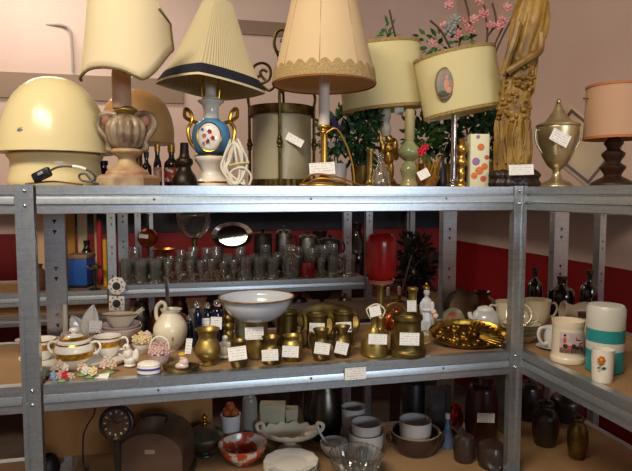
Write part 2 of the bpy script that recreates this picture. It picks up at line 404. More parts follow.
# ---------------------------------------------------------------- shared shapes
def blossom(bm, c, r, n=6):
    ax = Vector((random.uniform(-.5, .5), -1, random.uniform(-.2, .7))).normalized(); q = ax.to_track_quat('Z', 'Y').to_matrix().to_4x4()
    for ring, rr, cnt in ((.55, .5, n), (.25, .36, 4)):
        for i in range(cnt):
            a = 2*math.pi*i/cnt+ring; M = q @ Matrix.Rotation(a, 4, 'Z') @ Matrix.Translation((r*ring, 0, r*(.45-ring)*.6)) @ Matrix.Rotation(-.5, 4, 'Y')
            g = bmesh.ops.create_uvsphere(bm, u_segments=7, v_segments=5, radius=1)['verts']
            for v in g: v.co = M @ Vector((v.co.x*r*rr, v.co.y*r*rr*.8, v.co.z*r*.16)) + Vector(c)
def leaf(bm, c, d, s, w=.4):
    d = Vector(d).normalized(); sd = d.cross(Vector((random.uniform(-1, 1), random.uniform(-1, 1), random.uniform(-.3, 1)))).normalized(); up = sd.cross(d)
    c = Vector(c); P = [c, c+d*s*.35+sd*s*w*.5, c+d*s*.75+sd*s*w*.32-up*s*.05, c+d*s-up*s*.14, c+d*s*.75-sd*s*w*.32-up*s*.05, c+d*s*.35-sd*s*w*.5, c+d*s*.4+up*s*.05]
    v = [bm.verts.new(p) for p in P]
    for i in range(6): bm.faces.new((v[6], v[i], v[(i+1) % 6]))
def foliage(t, part, c, rad, n, size, m):
    bm = bmesh.new(); k = t.k
    for _ in range(int(n*1.9)):
        o = Vector((random.gauss(0, .45)*rad[0], random.gauss(0, .45)*rad[1], random.gauss(0, .45)*rad[2]))*k
        leaf(bm, t.P(c)+o, o+Vector((random.uniform(-1, 1), random.uniform(-1, 1), random.uniform(-.4, 1)))*.01, size*k*random.uniform(.7, 1.4), .5)
    return t.add(part, bm, m, ang=60)
def blooms(t, part, pts, r, m):
    for p in pts:
        bm = bmesh.new(); blossom(bm, t.P(p), r*t.k*random.uniform(.85, 1.15)); t.add(part, bm, m, ang=60)
def ring_pts(u, v, y, ru, rv, n=20): return [(u+ru*math.cos(2*math.pi*i/n), v+rv*math.sin(2*math.pi*i/n), y) for i in range(n)]
# ---------------------------------------------------------------- upper shelf
SHADE = mat('cream_shade_card', '#efe1bc', .75, transl=.3, bump=.04, bscale=200)
SHADE2 = mat('yellow_shade_card', '#e6dba8', .75, transl=.3, bump=.05, bscale=220)
PLEATED = mat('pleated_cream_silk', '#cdbf98', .8, transl=.25); PINKSILK = mat('pinkish_cream_silk', '#e6cda4', .7, transl=.3)
BRAID = mat('olive_braid', '#7d6b3e', .8, 0, '#5b4c2a', 400, .6); LACE = mat('beige_lace', '#b59b6c', .85, 0, '#8d7448', 300, .6)
# mushroom lamp
t = T('mushroom_lamp', 'large cream glass mushroom lamp with round dome, at the end of the top shelf', 'lamp', U(57, .2))
OPAL = mat('cream_opal_glass', '#e4d4a2', .25, coat=.15, transl=.12)
t.lathe('dome_shade', [(54, 154), (53.5, 150), (51, 135), (45, 115), (36, 98), (24, 86), (12, 80.5), (0, 79)], OPAL, th=1.5, seg=64)
t.lathe('glass_base', [(43, t.v), (44, 182), (42, 172), (41, 162), (44, 156), (30, 152), (0, 150)], OPAL, seg=64)
t.ell('maker_sticker', [((50, 136, -50), (4.5, 1, 3))], mat('grey_foil', '#8f8f88', .4, .6))
# inline switch
t = T('lamp_cord', 'black lamp cord with inline dimmer switch lying before the mushroom lamp', 'cord', U(60, .03))
t.box('dimmer_switch', 33, 52, 170, 180, -4, 3, BLACK, 2, rot=(0, -26, 0)); t.box('switch_slider', 40, 46, 172, 175, -5.5, -3.5, mat('grey_plastic', '#8a8f96', .4), .5, rot=(0, -26, 0))
t.tube('cable', [(50, 171, 0), (58, 167, 2), (70, 166.5, 3), (84, 169, 4), (92, 174, 4), (94, 179, 4), (88, 181.5, 3), (80, 180, 3), (78, 175, 4), (84, 174, 5), (91, 182, 4), (97, 184, 3)], 1.1, BLACK)
t.tube('cable_sleeve', [(72, 166.3, 3), (79, 167.5, 3.5), (85, 169.5, 4)], 1.7, mat('white_sleeve', '#d7d7d2', .5))
t.tube('brown_flex', [(24, 184, 2), (40, 182, 6), (52, 181.5, 9), (66, 183, 9), (80, 184.6, 6)], .9, mat('brown_flex', '#6d4a22', .5))
# amber dome lamp
t = T('alabaster_lamp', 'amber stone dome lamp standing behind the carved urn lamp', 'lamp', U(139, .33))
AMB = mat('amber_alabaster', '#dcae70', .35, 0, '#c08c50', 9, .1, coat=.3, transl=.15)
t.lathe('dome_shade', [(36, 144), (35, 140), (35, 128), (31, 112), (24, 101), (12, 93), (0, 91)], AMB, th=2, seg=48)
t.lathe('stem', [(16, t.v), (15, 182), (5, 178), (4, 160), (4, 120), (0, 118)], DBRASS)
# urn lamp with screen shade
t = T('urn_lamp', 'carved fluted urn lamp with scroll handles and wavy-edged cream shade', 'lamp', U(128, .10))
GILT = mat('worn_gilt_wood', '#b5a282', .55, 0, '#8d6c50', 22, .4, 60); GILT2 = mat('worn_silver_gilt', '#a8967a', .45, .2, '#6a5648', 30, .4, 60)
t.lathe('plinth', [(32, t.v), (32, 178.5), (28, 175.5), (27, 175)], GILT, seg=8, sm=1, ang=20)
t.lathe('foot', [(21, 175), (20, 171.5), (13, 167), (9, 162), (9, 158), (15, 154), (16, 151), (12, 149)], mat('red_gilt_wood', '#b39e78', .5, 0, '#9a6a50', 20, .3, 60))
t.lathe('urn_body', [(10, 150), (15, 147), (18.5, 140), (20, 132), (19, 125), (14, 119), (8, 116), (7, 114)], GILT2, seg=80, mod=lambda a, r, z: (r*(.9+.13*abs(math.sin(7*a))), z))
t.lathe('collar', [(7, 116), (10.5, 113), (11, 111), (8.5, 109), (7, 108)], BRASS)
t.lathe('candle_sleeve', [(8.5, 109), (9, 107), (9, 76), (8, 74)], mat('pink_wax_sleeve', '#c2a086', .6, 0, '#a87a5e', 14), u=124, seg=24)
for sg in (-1, 1):
    t.tube('scroll_handle', [(128+sg*9, 116, 0), (128+sg*18, 114.5, 0), (128+sg*26, 118, 0), (128+sg*28, 127, 0), (128+sg*23, 135, 0), (128+sg*18, 142, 0), (128+sg*19, 149, 0), (128+sg*15, 150, 0)], 3, GILT2)
    t.ell('rosette', [((128+sg*19.5, 122, -1), (5, 3, 6))], mat('dusty_red', '#8a5a4c', .6))
def screen(t):
    k = t.k; cu = 134; rr = lambda v: 46.5-(84-v)*.11
    bot = [(88.2, 84), (92, 84), (97, 83), (107, 80), (118, 79.3), (130, 80.3), (142, 83), (151, 87), (158, 89), (164, 84), (170, 74), (175.5, 60), (178.6, 47), (177.6, 36), (173, 27), (168, 20)]
    bot = smoothp(bot, 4); n = len(bot); top = [(98+(164-98)*i/(n-1), 4) for i in range(n)]
    def pt(ang, v): r = rr(v)*k; return Vector((t.X(cu)+r*math.sin(ang), -r*math.cos(ang), t.Z(v)))
    an = lambda x, v: math.asin(max(-.995, min(.995, (x-cu)/rr(v))))
    bm = bmesh.new(); g = []
    for i in range(n):
        a0, a1 = an(*bot[i]), an(*top[i])
        g.append([bm.verts.new(pt(a0+(a1-a0)*j/10, bot[i][1]+(top[i][1]-bot[i][1])*j/10)) for j in range(11)])
    for i in range(n-1):
        for j in range(10): bm.faces.new((g[i][j], g[i+1][j], g[i+1][j+1], g[i][j+1]))
    o = t.add('shade', bm, SHADE); md = o.modifiers.new('t', 'SOLIDIFY'); md.thickness = .0012
    bm = bmesh.new(); pts = []
    for i in range(n): pts.append(pt(an(*bot[i]), bot[i][1])*1.0+Vector((0, -.0012, 0)))
    dense = [tuple(p) for p in pts]; dense = smoothp(dense, 3)
    tube_bm(bm, dense, [(.0038 if i % 2 else .0024) for i in range(len(dense))], 8); t.add('braid_trim', bm, BRAID, o)
    t.tube('shade_bracket', [(124, 84, 0), (124, 60, 0), (126, 40, -15), (130, 14, -34)], .9, DBRASS, 3)
screen(t)
# bottles behind
def bottle(label, u, s, h, r, m, capm, lab=None, neck=.3, v0=None):
    t = T('liqueur_bottle', label, 'bottle', U(u, s), 'small bottles behind the lamps'); b = t.v
    t.lathe('bottle_body', [(r, b), (r, b-h*.08), (r, b-h*.5), (r*.85, b-h*.6), (r*neck, b-h*.7), (r*neck, b-h*.84)], m, seg=24, sm=2)
    t.lathe('bottle_cap', [(r*neck*1.25, b-h*.83), (r*neck*1.3, b-h)], capm, seg=16, sm=1)
    if lab: t.lathe('bottle_label', [(r*1.03, b-h*.12), (r*1.03, b-h*.46)], lab, seg=24, sm=1)
    return t
CORK = mat('gold_cap', '#b98a3c', .35, .6)
bottle('slim liqueur bottle with red heart label beside the urn lamp', 158, .24, 42, 4, DGLASS, CORK, mat('cream_red_label', '#d8c3a0', .6, 0, '#b5352c', 70), .55)
bottle('brown liqueur bottle with red and white label behind the lamps', 172, .24, 41, 7.5, DGLASS, CORK, mat('white_red_label', '#dcd6cc', .6, 0, '#a83a2e', 60, lo=.45, hi=.5), .38)
bottle('squat dark red bottle half hidden by the urn lamp', 104, .30, 26, 7, mat('ruby_glass', '#3a0d10', .1, coat=.5), BLACK, None, .5)
bottle('black bottle peeping out beside the fluted urn lamp', 147, .25, 35, 5, DGLASS, BLACK, None, .4)
t = T('oil_lamp', 'dark bronze oil lamp base with narrow neck beside blue vase lamp', 'oil lamp', U(185, .14)); b = t.v
t.lathe('oil_font', [(13, b), (13, b-4), (11, b-10), (7, b-16), (6, b-20)], mat('dark_bronze', '#33281e', .4, .7, '#1e1812', 20)); t.lathe('burner', [(6, b-19), (8.5, b-23), (8, b-27), (5, b-30), (4, b-42), (4, b-43)], MATS['dark_bronze'])
# blue vase lamp
t = T('vase_lamp', 'blue and white porcelain vase lamp with gold handles and pleated shade', 'lamp', U(212, .2))
t.lathe('porcelain_foot', [(19, t.v), (19, 182), (14, 179), (10, 173), (13, 166), (17, 160), (16, 156), (10, 155)], PORC)
t.lathe('gold_ring', [(19.4, 183.5), (19.8, 182.6), (19.2, 181.6)], GOLD); t.lathe('gold_ring', [(16.5, 157.5), (17.3, 156.3), (14, 155)], GOLD)
t.lathe('vase_body', [(10, 156.5), (16, 152), (18.6, 142), (18.6, 134), (16, 126), (10, 121.5), (8.5, 120)], mat('sky_blue_glaze', '#4d8fc0', .15, coat=.5))
t.ell('medallion', [((213, 139, -14.5), (12, 5.5, 14.5))], PORC, seg=24)
t.tube('gold_ring', ring_pts(213, 139, -17, 11.6, 14, 24), .6, GOLD, 2, closed=True)
for p, r, m in (((214, 134, -20), 2.6, RED), ((209, 138, -20), 2.5, PINK), ((217, 140, -20), 2.4, RED), ((212, 143, -20), 2.6, mat('plum_petal', '#8a3048', .6)), ((208, 145, -19.5), 1.8, PINK), ((207, 132, -19), 1.8, BLUEP)):
    bm = bmesh.new(); blossom(bm, t.P(p), r*t.k, 5); t.add('painted_flower', bm, m)
t.lathe('vase_neck', [(8.5, 122), (7.5, 116), (8, 108), (12, 104), (13, 102.5), (9, 101)], PORC)
t.lathe('lamp_socket', [(8, 102), (8, 99), (5.5, 97), (5.5, 86), (4.5, 84)], mat('pale_socket', '#c9c2b4', .4)); t.tube('shade_carrier', [[(204, 100, 0), (203, 88, 0), (206, 74, 0), (210, 20, 0)], [(220, 100, 0), (221, 88, 0), (218, 74, 0), (213, 20, 0)]], .7, GOLD, 3, multi=True)
for sg in (-1, 1):
    t.tube('gold_handle', [(212+sg*15, 150, 0), (212+sg*21, 142, 0), (212+sg*23, 130, 0), (212+sg*19, 122, 0), (212+sg*20, 114, 0), (212+sg*25, 110, 0), (212+sg*26, 117, 0), (212+sg*21, 121, 0), (212+sg*13, 124, 0)], 1.9, GOLD)
def diamond(R, amp=.0):
    def f(a, r, z):
        c, s_ = abs(math.cos(a)), abs(math.sin(a)); q = 1/((c**1.25+s_**1.25)**(1/1.25)); return r*q*(1+amp*math.cos(96*a)), z
    return f
TL = (-3, 5, 0, 88)
sh = t.lathe('pleated_shade', [(53, 89), (44, 74), (35, 55), (26, 34), (19, 16), (15, 6)], PLEATED, th=.7, seg=288, sm=3, mod=diamond(52, .012), tilt=TL, ang=80)
# open the top of the shade: the vessel helper closes its floor, so the shade is rebuilt as a shell
def shell(t, part, prof, m, th, seg, mod=None, tilt=None, parent=None, u=None, y=0, sx=1, sy=1, sm=3):
    p = smoothp([(r*t.k, t.Z(v)) for r, v in prof], sm); q = p+[(r-th*t.k, z) for r, z in reversed(p)]+[p[0]]
    bm = bmesh.new(); M = Matrix.Translation((t.X(u) if u is not None else 0, y*t.k, 0))
    if tilt:
        c = Vector((0, 0, t.Z(tilt[3]))); M = M @ Matrix.Translation(c) @ Matrix.Rotation(math.radians(tilt[0]), 4, 'X') @ Matrix.Rotation(math.radians(tilt[1]), 4, 'Y') @ Matrix.Rotation(math.radians(tilt[2]), 4, 'Z') @ Matrix.Translation(-c)
    lathe_bm(bm, q, seg, M, sx, sy, mod); bmesh.ops.remove_doubles(bm, verts=bm.verts[:], dist=1e-6)
    return t.add(part, bm, m, parent, 50)
t.parts.remove(sh); bpy.data.objects.remove(sh)
sh = shell(t, 'pleated_shade', [(53, 89), (44, 74), (35, 55), (26, 34), (19, 16), (15, 6)], PLEATED, .7, 288, diamond(52, .012), TL)
shell(t, 'velvet_trim', [(54.2, 88.2), (51.2, 83.5), (47.4, 78)], mat('navy_velvet', '#161629', .9, 0, '#0c0c18', 200, .5), .9, 128, diamond(52), TL, sh)
shell(t, 'fringe', [(54.4, 90.4), (54, 88.2)], mat('cream_fringe', '#c9bd98', .9), .8, 128, diamond(52), TL, sh)
# white cable coil
t = T('cable_coil', 'coil of whitish electric cable draped beside the blue vase lamp', 'cable', U(240, .08)); b = t.v
L_ = []
for i in range(7):
    a = random.uniform(-9, 9); w_ = random.uniform(3, 12); y = random.uniform(-6, 6); r_ = random.uniform
    L_.append([(236+a*.5, 141+random.uniform(-3, 6), y), (238+a-w_*r_(.4, 1), 156+r_(-6, 6), y+2), (236+a-w_*r_(.3, 1), 172+r_(-6, 5), y), (240+a+r_(-6, 6), b-2, y-2), (242+a+w_*r_(.2, 1), 172+r_(-8, 6), y), (240+a+w_*r_(.2, 1), 157+r_(-8, 6), y-2), (239+a*.5, 142+random.uniform(-3, 5), y)])
t.tube('cable', L_, 1.25, CABLEW, 5, multi=True); t.tube('cable_tie', [(231, 166, -7), (240, 164, -8), (250, 163, -6)], 1.3, mat('yellowed_cable', '#b9a874', .5))
t.tube('cable_end', [(228, b-1.5, 0), (232, 172, -5), (244, 168, -7), (252, 176, -6), (250, b-1.5, -5)], 1.2, CABLEW)
# lantern
t = T('hall_lantern', 'cylindrical brass hall lantern with frosted glass and scrollwork top', 'lantern', U(282, .32)); b = t.v
AB = mat('antique_brass', '#6e5a30', .4, 1, '#4a3a1e', 40, .2); FROST = mat('frosted_glass', '#cfc6a8', .5, trans=.35, coat=.1, transl=.25, bump=.25, bscale=90)
t.lathe('bottom_gallery', [(30, b), (31.5, b-1), (31.5, b-7.5), (30, b-8)], AB, seg=80, sm=1, mod=lambda a, r, z: (r*(1+.012*math.cos(40*a)), z))
shell(t, 'top_gallery', [(31.5, 118), (32, 117), (31.5, 110), (32, 109)], AB, 1.2, 80, lambda a, r, z: (r*(1+.012*math.cos(40*a)), z), sm=1)
shell(t, 'glass_cylinder', [(29, b-7), (29, 116)], FROST, 1, 64, sm=1)
for i in range(4):
    a = -math.pi/2+i*math.pi/2; ca, sa = math.cos(a), math.sin(a); f = lambda r, v: (282+r*ca, v, r*sa)
    o = t.tube('upright', [f(32, b-1), f(32, 150), f(32, 107)], 1.5, AB, 2); t.ell('upright_knot', [(f(32, 145), (3, 3, 3.4)), (f(32, 149), (2.4, 2.4, 2.4)), (f(32, 141), (2.4, 2.4, 2.4))], AB, o, 10)
    t.tube('scroll_arm', [[f(32, 108), f(33, 99), f(29, 90), f(21, 86), (f(13, 82)), f(10.5, 75), f(13, 68), f(20, 65.5), f(27, 69), f(28, 76), f(23, 79), f(20, 75)], [f(21, 86), f(12, 92), f(5, 84), f(2, 66)], [f(14, 74), f(18, 72), f(21, 75), f(18, 80), f(14, 83)]], 1.4, AB, 5, multi=True)
t.tube('hanging_hook', [(282, 90), (282, 66), (279, 58), (275, 48), (277, 37), (283, 33), (287, 38), (285, 44), (281, 44)], 1.6, AB); t.ell('hook_boss', [((282, 62), (4, 4, 4.5)), ((280, 57), (3, 3, 3))], AB)
t.tag(296, 143, 17, 7.5, -31, 28)
# lace shade lamp
t = T('lace_shade_lamp', 'brass candlestick lamp with pinkish pleated shade edged in scalloped lace', 'lamp', U(324, .128)); b = t.v
t.lathe('base', [(25, b), (25, b-2), (21, b-4), (9, b-6), (5, b-10), (4, b-14)], BRASS2)
t.lathe('column', [(4, b-12), (3.6, 160), (3.6, 136), (5.5, 133), (4, 130), (6.5, 128), (6, 126)], BRASS2)
t.lathe('candle_sleeve', [(5.4, 128), (5.4, 76)], mat('white_candle_sleeve', '#cfc6bb', .5), sm=1)
sh = shell(t, 'shade', [(51, 86), (46.5, 66), (41.5, 44), (36, 22), (32, 4)], PINKSILK, .7, 120, lambda a, r, z: (r*(1-.012*abs(math.sin(4*a+.4))**.3), z))
shell(t, 'lace_trim', [(51.6, 86.3), (51.2, 84), (50.6, 80), (49.6, 76.5)], LACE, .6, 240, lambda a, r, z: (r, z+(abs(math.sin(13*a))*5*t.k if z > t.Z(77.5) else 0)), parent=sh, sm=1)
shell(t, 'rim_tape', [(50.8, 87.6), (51.4, 85.8)], mat('rust_tape', '#a86a3c', .7), .8, 96, parent=sh, sm=1)
for i in range(8):
    a = i*math.pi/4-.1; t.tube('shade_seam', [(324+r*math.cos(a), v, r*math.sin(a)) for r, v in ((50, 80), (46.2, 65), (41, 44), (35.8, 22), (32, 5))], .45, mat('seam_cord', '#a98d5e', .7), 2, sh)
t.tag(322, 169, 25, 12, -9, -4)
for q in ([(300, b-1.5, -4), (312, 175, -16), (330, 176, -20), (345, 180, -14), (360, b-1.5, -6)], [(304, b-1, -14), (318, 179, -22), (338, 181, -22), (350, b-1, -14)], [(326, 134, -4), (336, 130, -5), (346, 146, -6), (352, 166, -8), (354, b-2, -8)]): t.tube('gold_cable', q, .9, WIRE)
# shield-shade cherub lamp
def oval_shade(t, u, y, r, v0, v1, sy, roll, m, trim, tilt=0):
    TLx = (tilt, roll, 0, (v0+v1)/2)
    sh = shell(t, 'shade', [(r, v1), (r*1.005, (v0+v1)/2), (r*1.01, v0)], m, .8, 72, None, TLx, None, u, y, 1, sy, 2)
    for a, c in ((v0, 1.01), (v1-3, 1)): shell(t, 'trim_band', [(r*c+.6, a+3), (r*c+.6, a)], trim, 1, 72, lambda an, rr, z: (rr*(1+.003*math.cos(90*an)), z), TLx, sh, u, y, 1, sy, 1)
    return sh
TAN = mat('tan_trim', '#a38a55', .8, 0, '#7f6838', 200, .4)
t = T('cherub_lamp', 'gilt cherub lamp with plain yellow oval drum shade tilted to one side', 'lamp', U(388, .33)); b = t.v
t.lathe('base', [(13, b), (13, b-3), (9, b-5), (6, b-9)], BRASS2)
bm = bmesh.new()      # the gilt figure: legs, trunk, wings, head, raised arms as one surface
for c, r in (((390, 172), (3.2, 3, 9)), ((395, 171), (3.2, 3, 9)), ((392.5, 158), (5.5, 4, 8)), ((392.5, 149), (5.8, 4.2, 6)), ((392.5, 139.5), (4, 4, 4.6)), ((386, 147), (3, 2.2, 7)), ((399, 147), (3, 2.2, 7)), ((384, 138), (2, 2, 6)), ((385, 128), (2.4, 2.2, 6)), ((400, 154, 3), (4, 1.4, 7)), ((386, 155, 3), (4, 1.4, 7))):
    ell_bm(bm, t.P((c[0]-4, c[1], c[2] if len(c) > 2 else 0)), [x*t.k for x in r], None, 12)
o = t.add('cherub_figure', bm, BRASS2); md = o.modifiers.new('r', 'REMESH'); md.mode = 'VOXEL'; md.voxel_size = .0022
t.lathe('candle_sleeve', [(4, 137), (5.5, 130), (4, 124), (4.6, 118), (5.2, 117), (5.2, 84)], mat('grey_candle_sleeve', '#b9b3a2', .5), u=385)
sh = oval_shade(t, 380, 0, 40.5, 48, 112, .6, -6, SHADE2, TAN)
t.tag(397, 113, 8.5, 8, -8, 6)
# picture-shade lamp
t = T('picture_shade_lamp', 'slim chrome column lamp with yellow drum shade bearing an oval picture', 'lamp', U(453, .2)); b = t.v
t.lathe('base', [(14, b), (14, b-2), (11, b-4), (4, b-6), (3, b-9)], CHROME); t.lathe('column', [(2.7, b-6), (2.7, 84)], CHROME, sm=1)
sh = oval_shade(t, 457, 0, 39.5, 56, 115, .75, -11, SHADE2, TAN)
PIC = mat('faded_painting', '#6d7c78', .5, 0, '#a97a5c', 45)
M_ = (437, 90.5)
t.ell('picture_oval', [((M_[0], M_[1], -27), (9.6, 1.3, 15.5))], mat('bronze_frame', '#6a5a3c', .6), sh, 24); t.ell('painted_scene', [((M_[0], M_[1], -28), (8, 1, 13.6))], PIC, sh, 24)
t.ell('painted_figure', [((M_[0]+1, M_[1]+1, -28.8), (2.4, .5, 5)), ((M_[0]+1.5, M_[1]-5.5, -28.8), (1.6, .5, 1.8)), ((M_[0]+3.4, M_[1]+6, -28.8), (3, .5, 3))], mat('painted_flesh', '#c58a72', .6), sh, 10)
t.ell('painted_ground', [((M_[0]-1, M_[1]+9, -28.4), (5.5, .7, 3.4))], mat('painted_ground', '#4a4a34', .6), sh, 12)
# onyx lamp base and other small pieces
t = T('onyx_lamp_base', 'green onyx baluster lamp base without a shade, behind the tilted shade', 'lamp', U(409, .25)); b = t.v
ONYX = mat('green_onyx', '#8f9a6c', .25, 0, '#b5a878', 12, coat=.4)
t.lathe('onyx_foot', [(9, b), (9, b-3), (7, b-9), (9, b-18), (6, b-24), (4, b-26)], ONYX); t.lathe('onyx_bulb', [(4, b-26), (10, b-31), (11, b-37), (6, b-43), (4, b-46)], ONYX)
t.lathe('column', [(4, b-45), (5, b-48), (5, b-75), (4, b-77)], mat('ivory_column', '#a89a70', .5), sm=1)
t = T('candlestick', 'plain brass candlestick column behind the gold cable', 'candlestick', U(370, .255)); b = t.v
t.lathe('candlestick', [(9, b), (9, b-2), (4, b-5), (3, b-12), (3.2, b-34), (4.5, b-36), (4.5, b-38)], BRASS)
t = T('decanter', 'small pointed clear glass decanter beside the gilt cherub lamp', 'decanter', U(381, .17)); b = t.v
t.lathe('glass_body', [(8, b), (9, b-3), (8.5, b-12), (5, b-20), (2.5, b-25), (2.5, b-29)], GLASS, th=.8); t.lathe('stopper', [(2.2, b-28), (3, b-31), (1.5, b-34), (0, b-35)], GLASS)
t = T('flower_basket', 'gilt twig basket with a red flower beside picture-shade lamp', 'basket', U(428, .12)); b = t.v
tw = []
for i in range(26):
    a = random.uniform(0, 6.28); r0 = random.uniform(2, 9); tw.append([(428+r0*math.cos(a)*.6, b-1, r0*math.sin(a)*.6), (428+r0*math.cos(a)*1.2, b-12, r0*math.sin(a)), (428+r0*1.5*math.cos(a+.5), b-random.uniform(20, 32), r0*math.sin(a))])
t.tube('twigs', tw, .7, WIRE, 3, multi=True, seg=5); t.lathe('basket_body', [(7, b), (10, b-6), (12, b-11)], mat('straw', '#a3732e', .7, 0, '#6e4a1c', 90, .5), th=1)
blooms(t, 'red_flower', [(420, 152, -6), (424, 148, -4)], 4.5, RED); t.tag(421, 174.5, 11, 9, -13, -28)
t = T('bud_vase', 'little black bud vase between the twig basket and chrome column', 'vase', U(441, .15)); b = t.v
t.lathe('bud_vase', [(5, b), (6, b-6), (5, b-18), (3, b-26), (4, b-32)], BLACK, th=.8)
t = T('candlestick', 'knobbly gilt candlestick beside the carton with orange flowers', 'candlestick', U(461, .13)); b = t.v
t.lathe('candlestick', [(6.5, b), (6, b-3), (3, b-7), (4, b-14), (3, b-19), (5.5, b-25), (3, b-31), (5.5, b-36), (5, b-41), (2.5, b-43), (4, b-48)], BRASS2)
t = T('flowered_carton', 'tall white carton printed with orange and purple flowers', 'carton', U(477, .13)); b = t.v
t.box('carton_body', 468, 486.5, b-52, b, -7, 7, mat('pale_green_card', '#d9d6b4', .6), .5)
for p, r, c in (((478, 148), 3.6, 'o'), ((473.5, 162), 4, 'p'), ((477, 171), 4.2, 'o'), ((482, 167), 3.4, 'o'), ((472, 176), 3.4, 'o'), ((481, 179), 3.2, 'r'), ((475, 138), 2, 'p'), ((484, 158), 2.4, 'r')):
    bm = bmesh.new(); c3 = t.P((p[0], p[1], -7.1))
    for i in range(8): ell_bm(bm, c3+Vector((math.cos(i*.785), 0, math.sin(i*.785)))*r*.6*t.k, (r*.42*t.k, .0004, r*.42*t.k), None, 8)
    ell_bm(bm, c3, (r*.5*t.k, .0007, r*.5*t.k), None, 8)
    t.add('printed_flower', bm, {'o': mat('print_orange', '#d8843c', .6, 0, '#c25a2c', 250), 'p': mat('print_purple', '#8f6f9e', .6), 'r': mat('print_red', '#b5513c', .6)}[c])
# artificial flowers at the back of the top shelf
def plant(label, u, s, cl, flowers=(), potm=None, h=24, m=LEAF, cat='plant', name='artificial_plant'):
    t = T(name, label, cat, U(u, s), 'artificial plants at the back of the top shelf'); b = t.v
    t.lathe('pot', [(7, b), (8.5, b-h*.5), (9.5, b-h)], potm or DBRASS, th=.9, seg=24)
    st = [[(u+random.uniform(-3, 3), b-h*.4, 0), (u+(c[0]-u)*.6, (b-h+c[1])/2, (c[2])*.5), (c[0], c[1], c[2])] for c, _, _ in cl]
    t.tube('stems', st, .8, LEAF2, 3, multi=True, seg=5)
    for c, r, n in cl: foliage(t, 'foliage', c, r, n, 8, m)
    for pts, r, mm in flowers: blooms(t, 'blossom', pts, r, mm)
    return t
VIO = mat('violet_petal', '#54406e', .7); WHP = mat('white_petal', '#d8d0c0', .7)
plant('artificial violet flowers with green leaves behind the candlestick column', 338, .385, [((336, 135, 2), (15, 6, 22), 130)], [([(333, 122, -4), (338, 130, -5)], 5, VIO), ([(331, 146, -6)], 3.5, WHP)], PORC)
plant('artificial bush of small leaves below the tilted yellow shade', 360, .35, [((358, 140, 2), (16, 8, 24), 150), ((368, 122, 2), (14, 7, 12), 80)], [([(352, 133, -8)], 3, WHP)], None, 22, LEAF2)
plant('artificial dark fern behind the onyx baluster', 424, .36, [((424, 140, 4), (16, 8, 20), 140)], [], None, 24, LEAF)
plant('artificial ivy clump behind the chrome lamp column', 448, .385, [((448, 138, 0), (12, 4, 20), 110)], [], None, 24, LEAF2)
plant('artificial leafy spray behind the flowered carton', 484, .36, [((482, 122, 0), (17, 8, 10), 90), ((488, 140, 3), (8, 6, 20), 60)], [], None, 26, LEAF2)
t = T('artificial_branches', 'tall artificial magnolia branches with pink blossoms rising behind the carved figure', 'artificial flowers', U(470, .385)); b = t.v
t.lathe('pot', [(8, b), (10, b-14), (9, b-30), (6, b-36)], DARKW, th=1, seg=24)
BR_ = [[(470, b-30, 0), (474, 110, 2), (478, 70, 2), (484, 40, 0), (480, 10, 0)], [(471, b-30, 0), (484, 110, 2), (494, 76, 2), (492, 60, 2), (498, 42, 0), (508, 22, 0)], [(469, b-30, 0), (462, 100, 3), (452, 60, 3), (440, 36, 2), (428, 24, 2)], [(478, 70, 2), (470, 46, 2), (466, 22, 0), (460, 0, 0)], [(488, 92, 3), (496, 84, 3), (495, 70, 3), (490, 54, 2), (500, 30, 2)], [(470, b-30, 0), (440, 100, 3), (400, 60, 3), (394, 40, 2), (388, 14, 2)], [(452, 60, 3), (458, 44, 3), (455, 28, 2)], [(484, 40, 0), (492, 26, 0), (488, 8, 0)]]
t.tube('branch', BR_, 1.0, mat('branch_bark', '#4a3028', .7), 5, multi=True, seg=6)
blooms(t, 'blossom', [(442, 30, 0), (486, 30, -3), (466, 34, -3), (470, 24, -2), (494, 30, -2), (461, 26, 0), (480, 18, 0), (455, 38, -2), (430, 46, 0), (499, 24, 0), (503, 12, 0), (446, 10, 0), (475, 6, 0)], 5.4, PINK)
foliage(t, 'leaves', (440, 46, 2), (26, 4, 14), 26, 8, LEAF); foliage(t, 'leaves', (386, 40, 2), (6, 3, 10), 14, 8, LEAF)
blooms(t, 'grey_blossom', [(446, 34, -4), (452, 24, -2)], 7, mat('grey_petal', '#8b8a88', .7))
# carved figure
t = T('carved_figure', 'tall yellowed carving of a robed figure above clustered flowers, on dark wood base', 'carving', U(515, .07)); b = t.v; k = t.k
IV = mat('yellowed_resin', '#97732f', .45, 0, '#5e421a', 16, .5, 70, lo=.4, hi=.7)
bm = bmesh.new(); rg = []; path = [(512, 172, 16), (511.5, 150, 17), (511, 128, 16), (512, 108, 15), (514, 90, 14.5), (517, 72, 14), (520, 56, 15.5), (523, 40, 17), (525, 24, 18), (527, 8, 15), (528, -6, 9)]
pth = smoothp(path, 9)
for cu, v, w_ in pth:
    row = []
    for i in range(72):
        a = 2*math.pi*i/72; lo_ = max(0, min(1, (v-112)/12)); up = max(0, min(1, (66-v)/10)); mid = 1-max(lo_, up)
        f = 1+lo_*(.11*math.sin(11*a+v*.03)+.05*math.sin(23*a-v*.08))+up*(.09*math.sin(5*a+v*.10)+.05*math.sin(13*a+v*.05))
        q = Vector((math.cos(a)*2.2, math.sin(a)*2.2, v*.14)); f += mid*.22*noise.noise(q*1.6)+.06*noise.noise(q*2.5)
        row.append(bm.verts.new(Vector((t.X(cu)+w_*k*f*math.cos(a), .72*w_*k*f*math.sin(a), t.Z(v)))))
    rg.append(row)
for a, c in zip(rg, rg[1:]):
    for i in range(72): bm.faces.new((a[i], a[(i+1) % 72], c[(i+1) % 72], c[i]))
bm.faces.new(rg[0][::-1]); bm.faces.new(rg[-1])
t.add('robe', bm, IV, ang=60)
fl = []
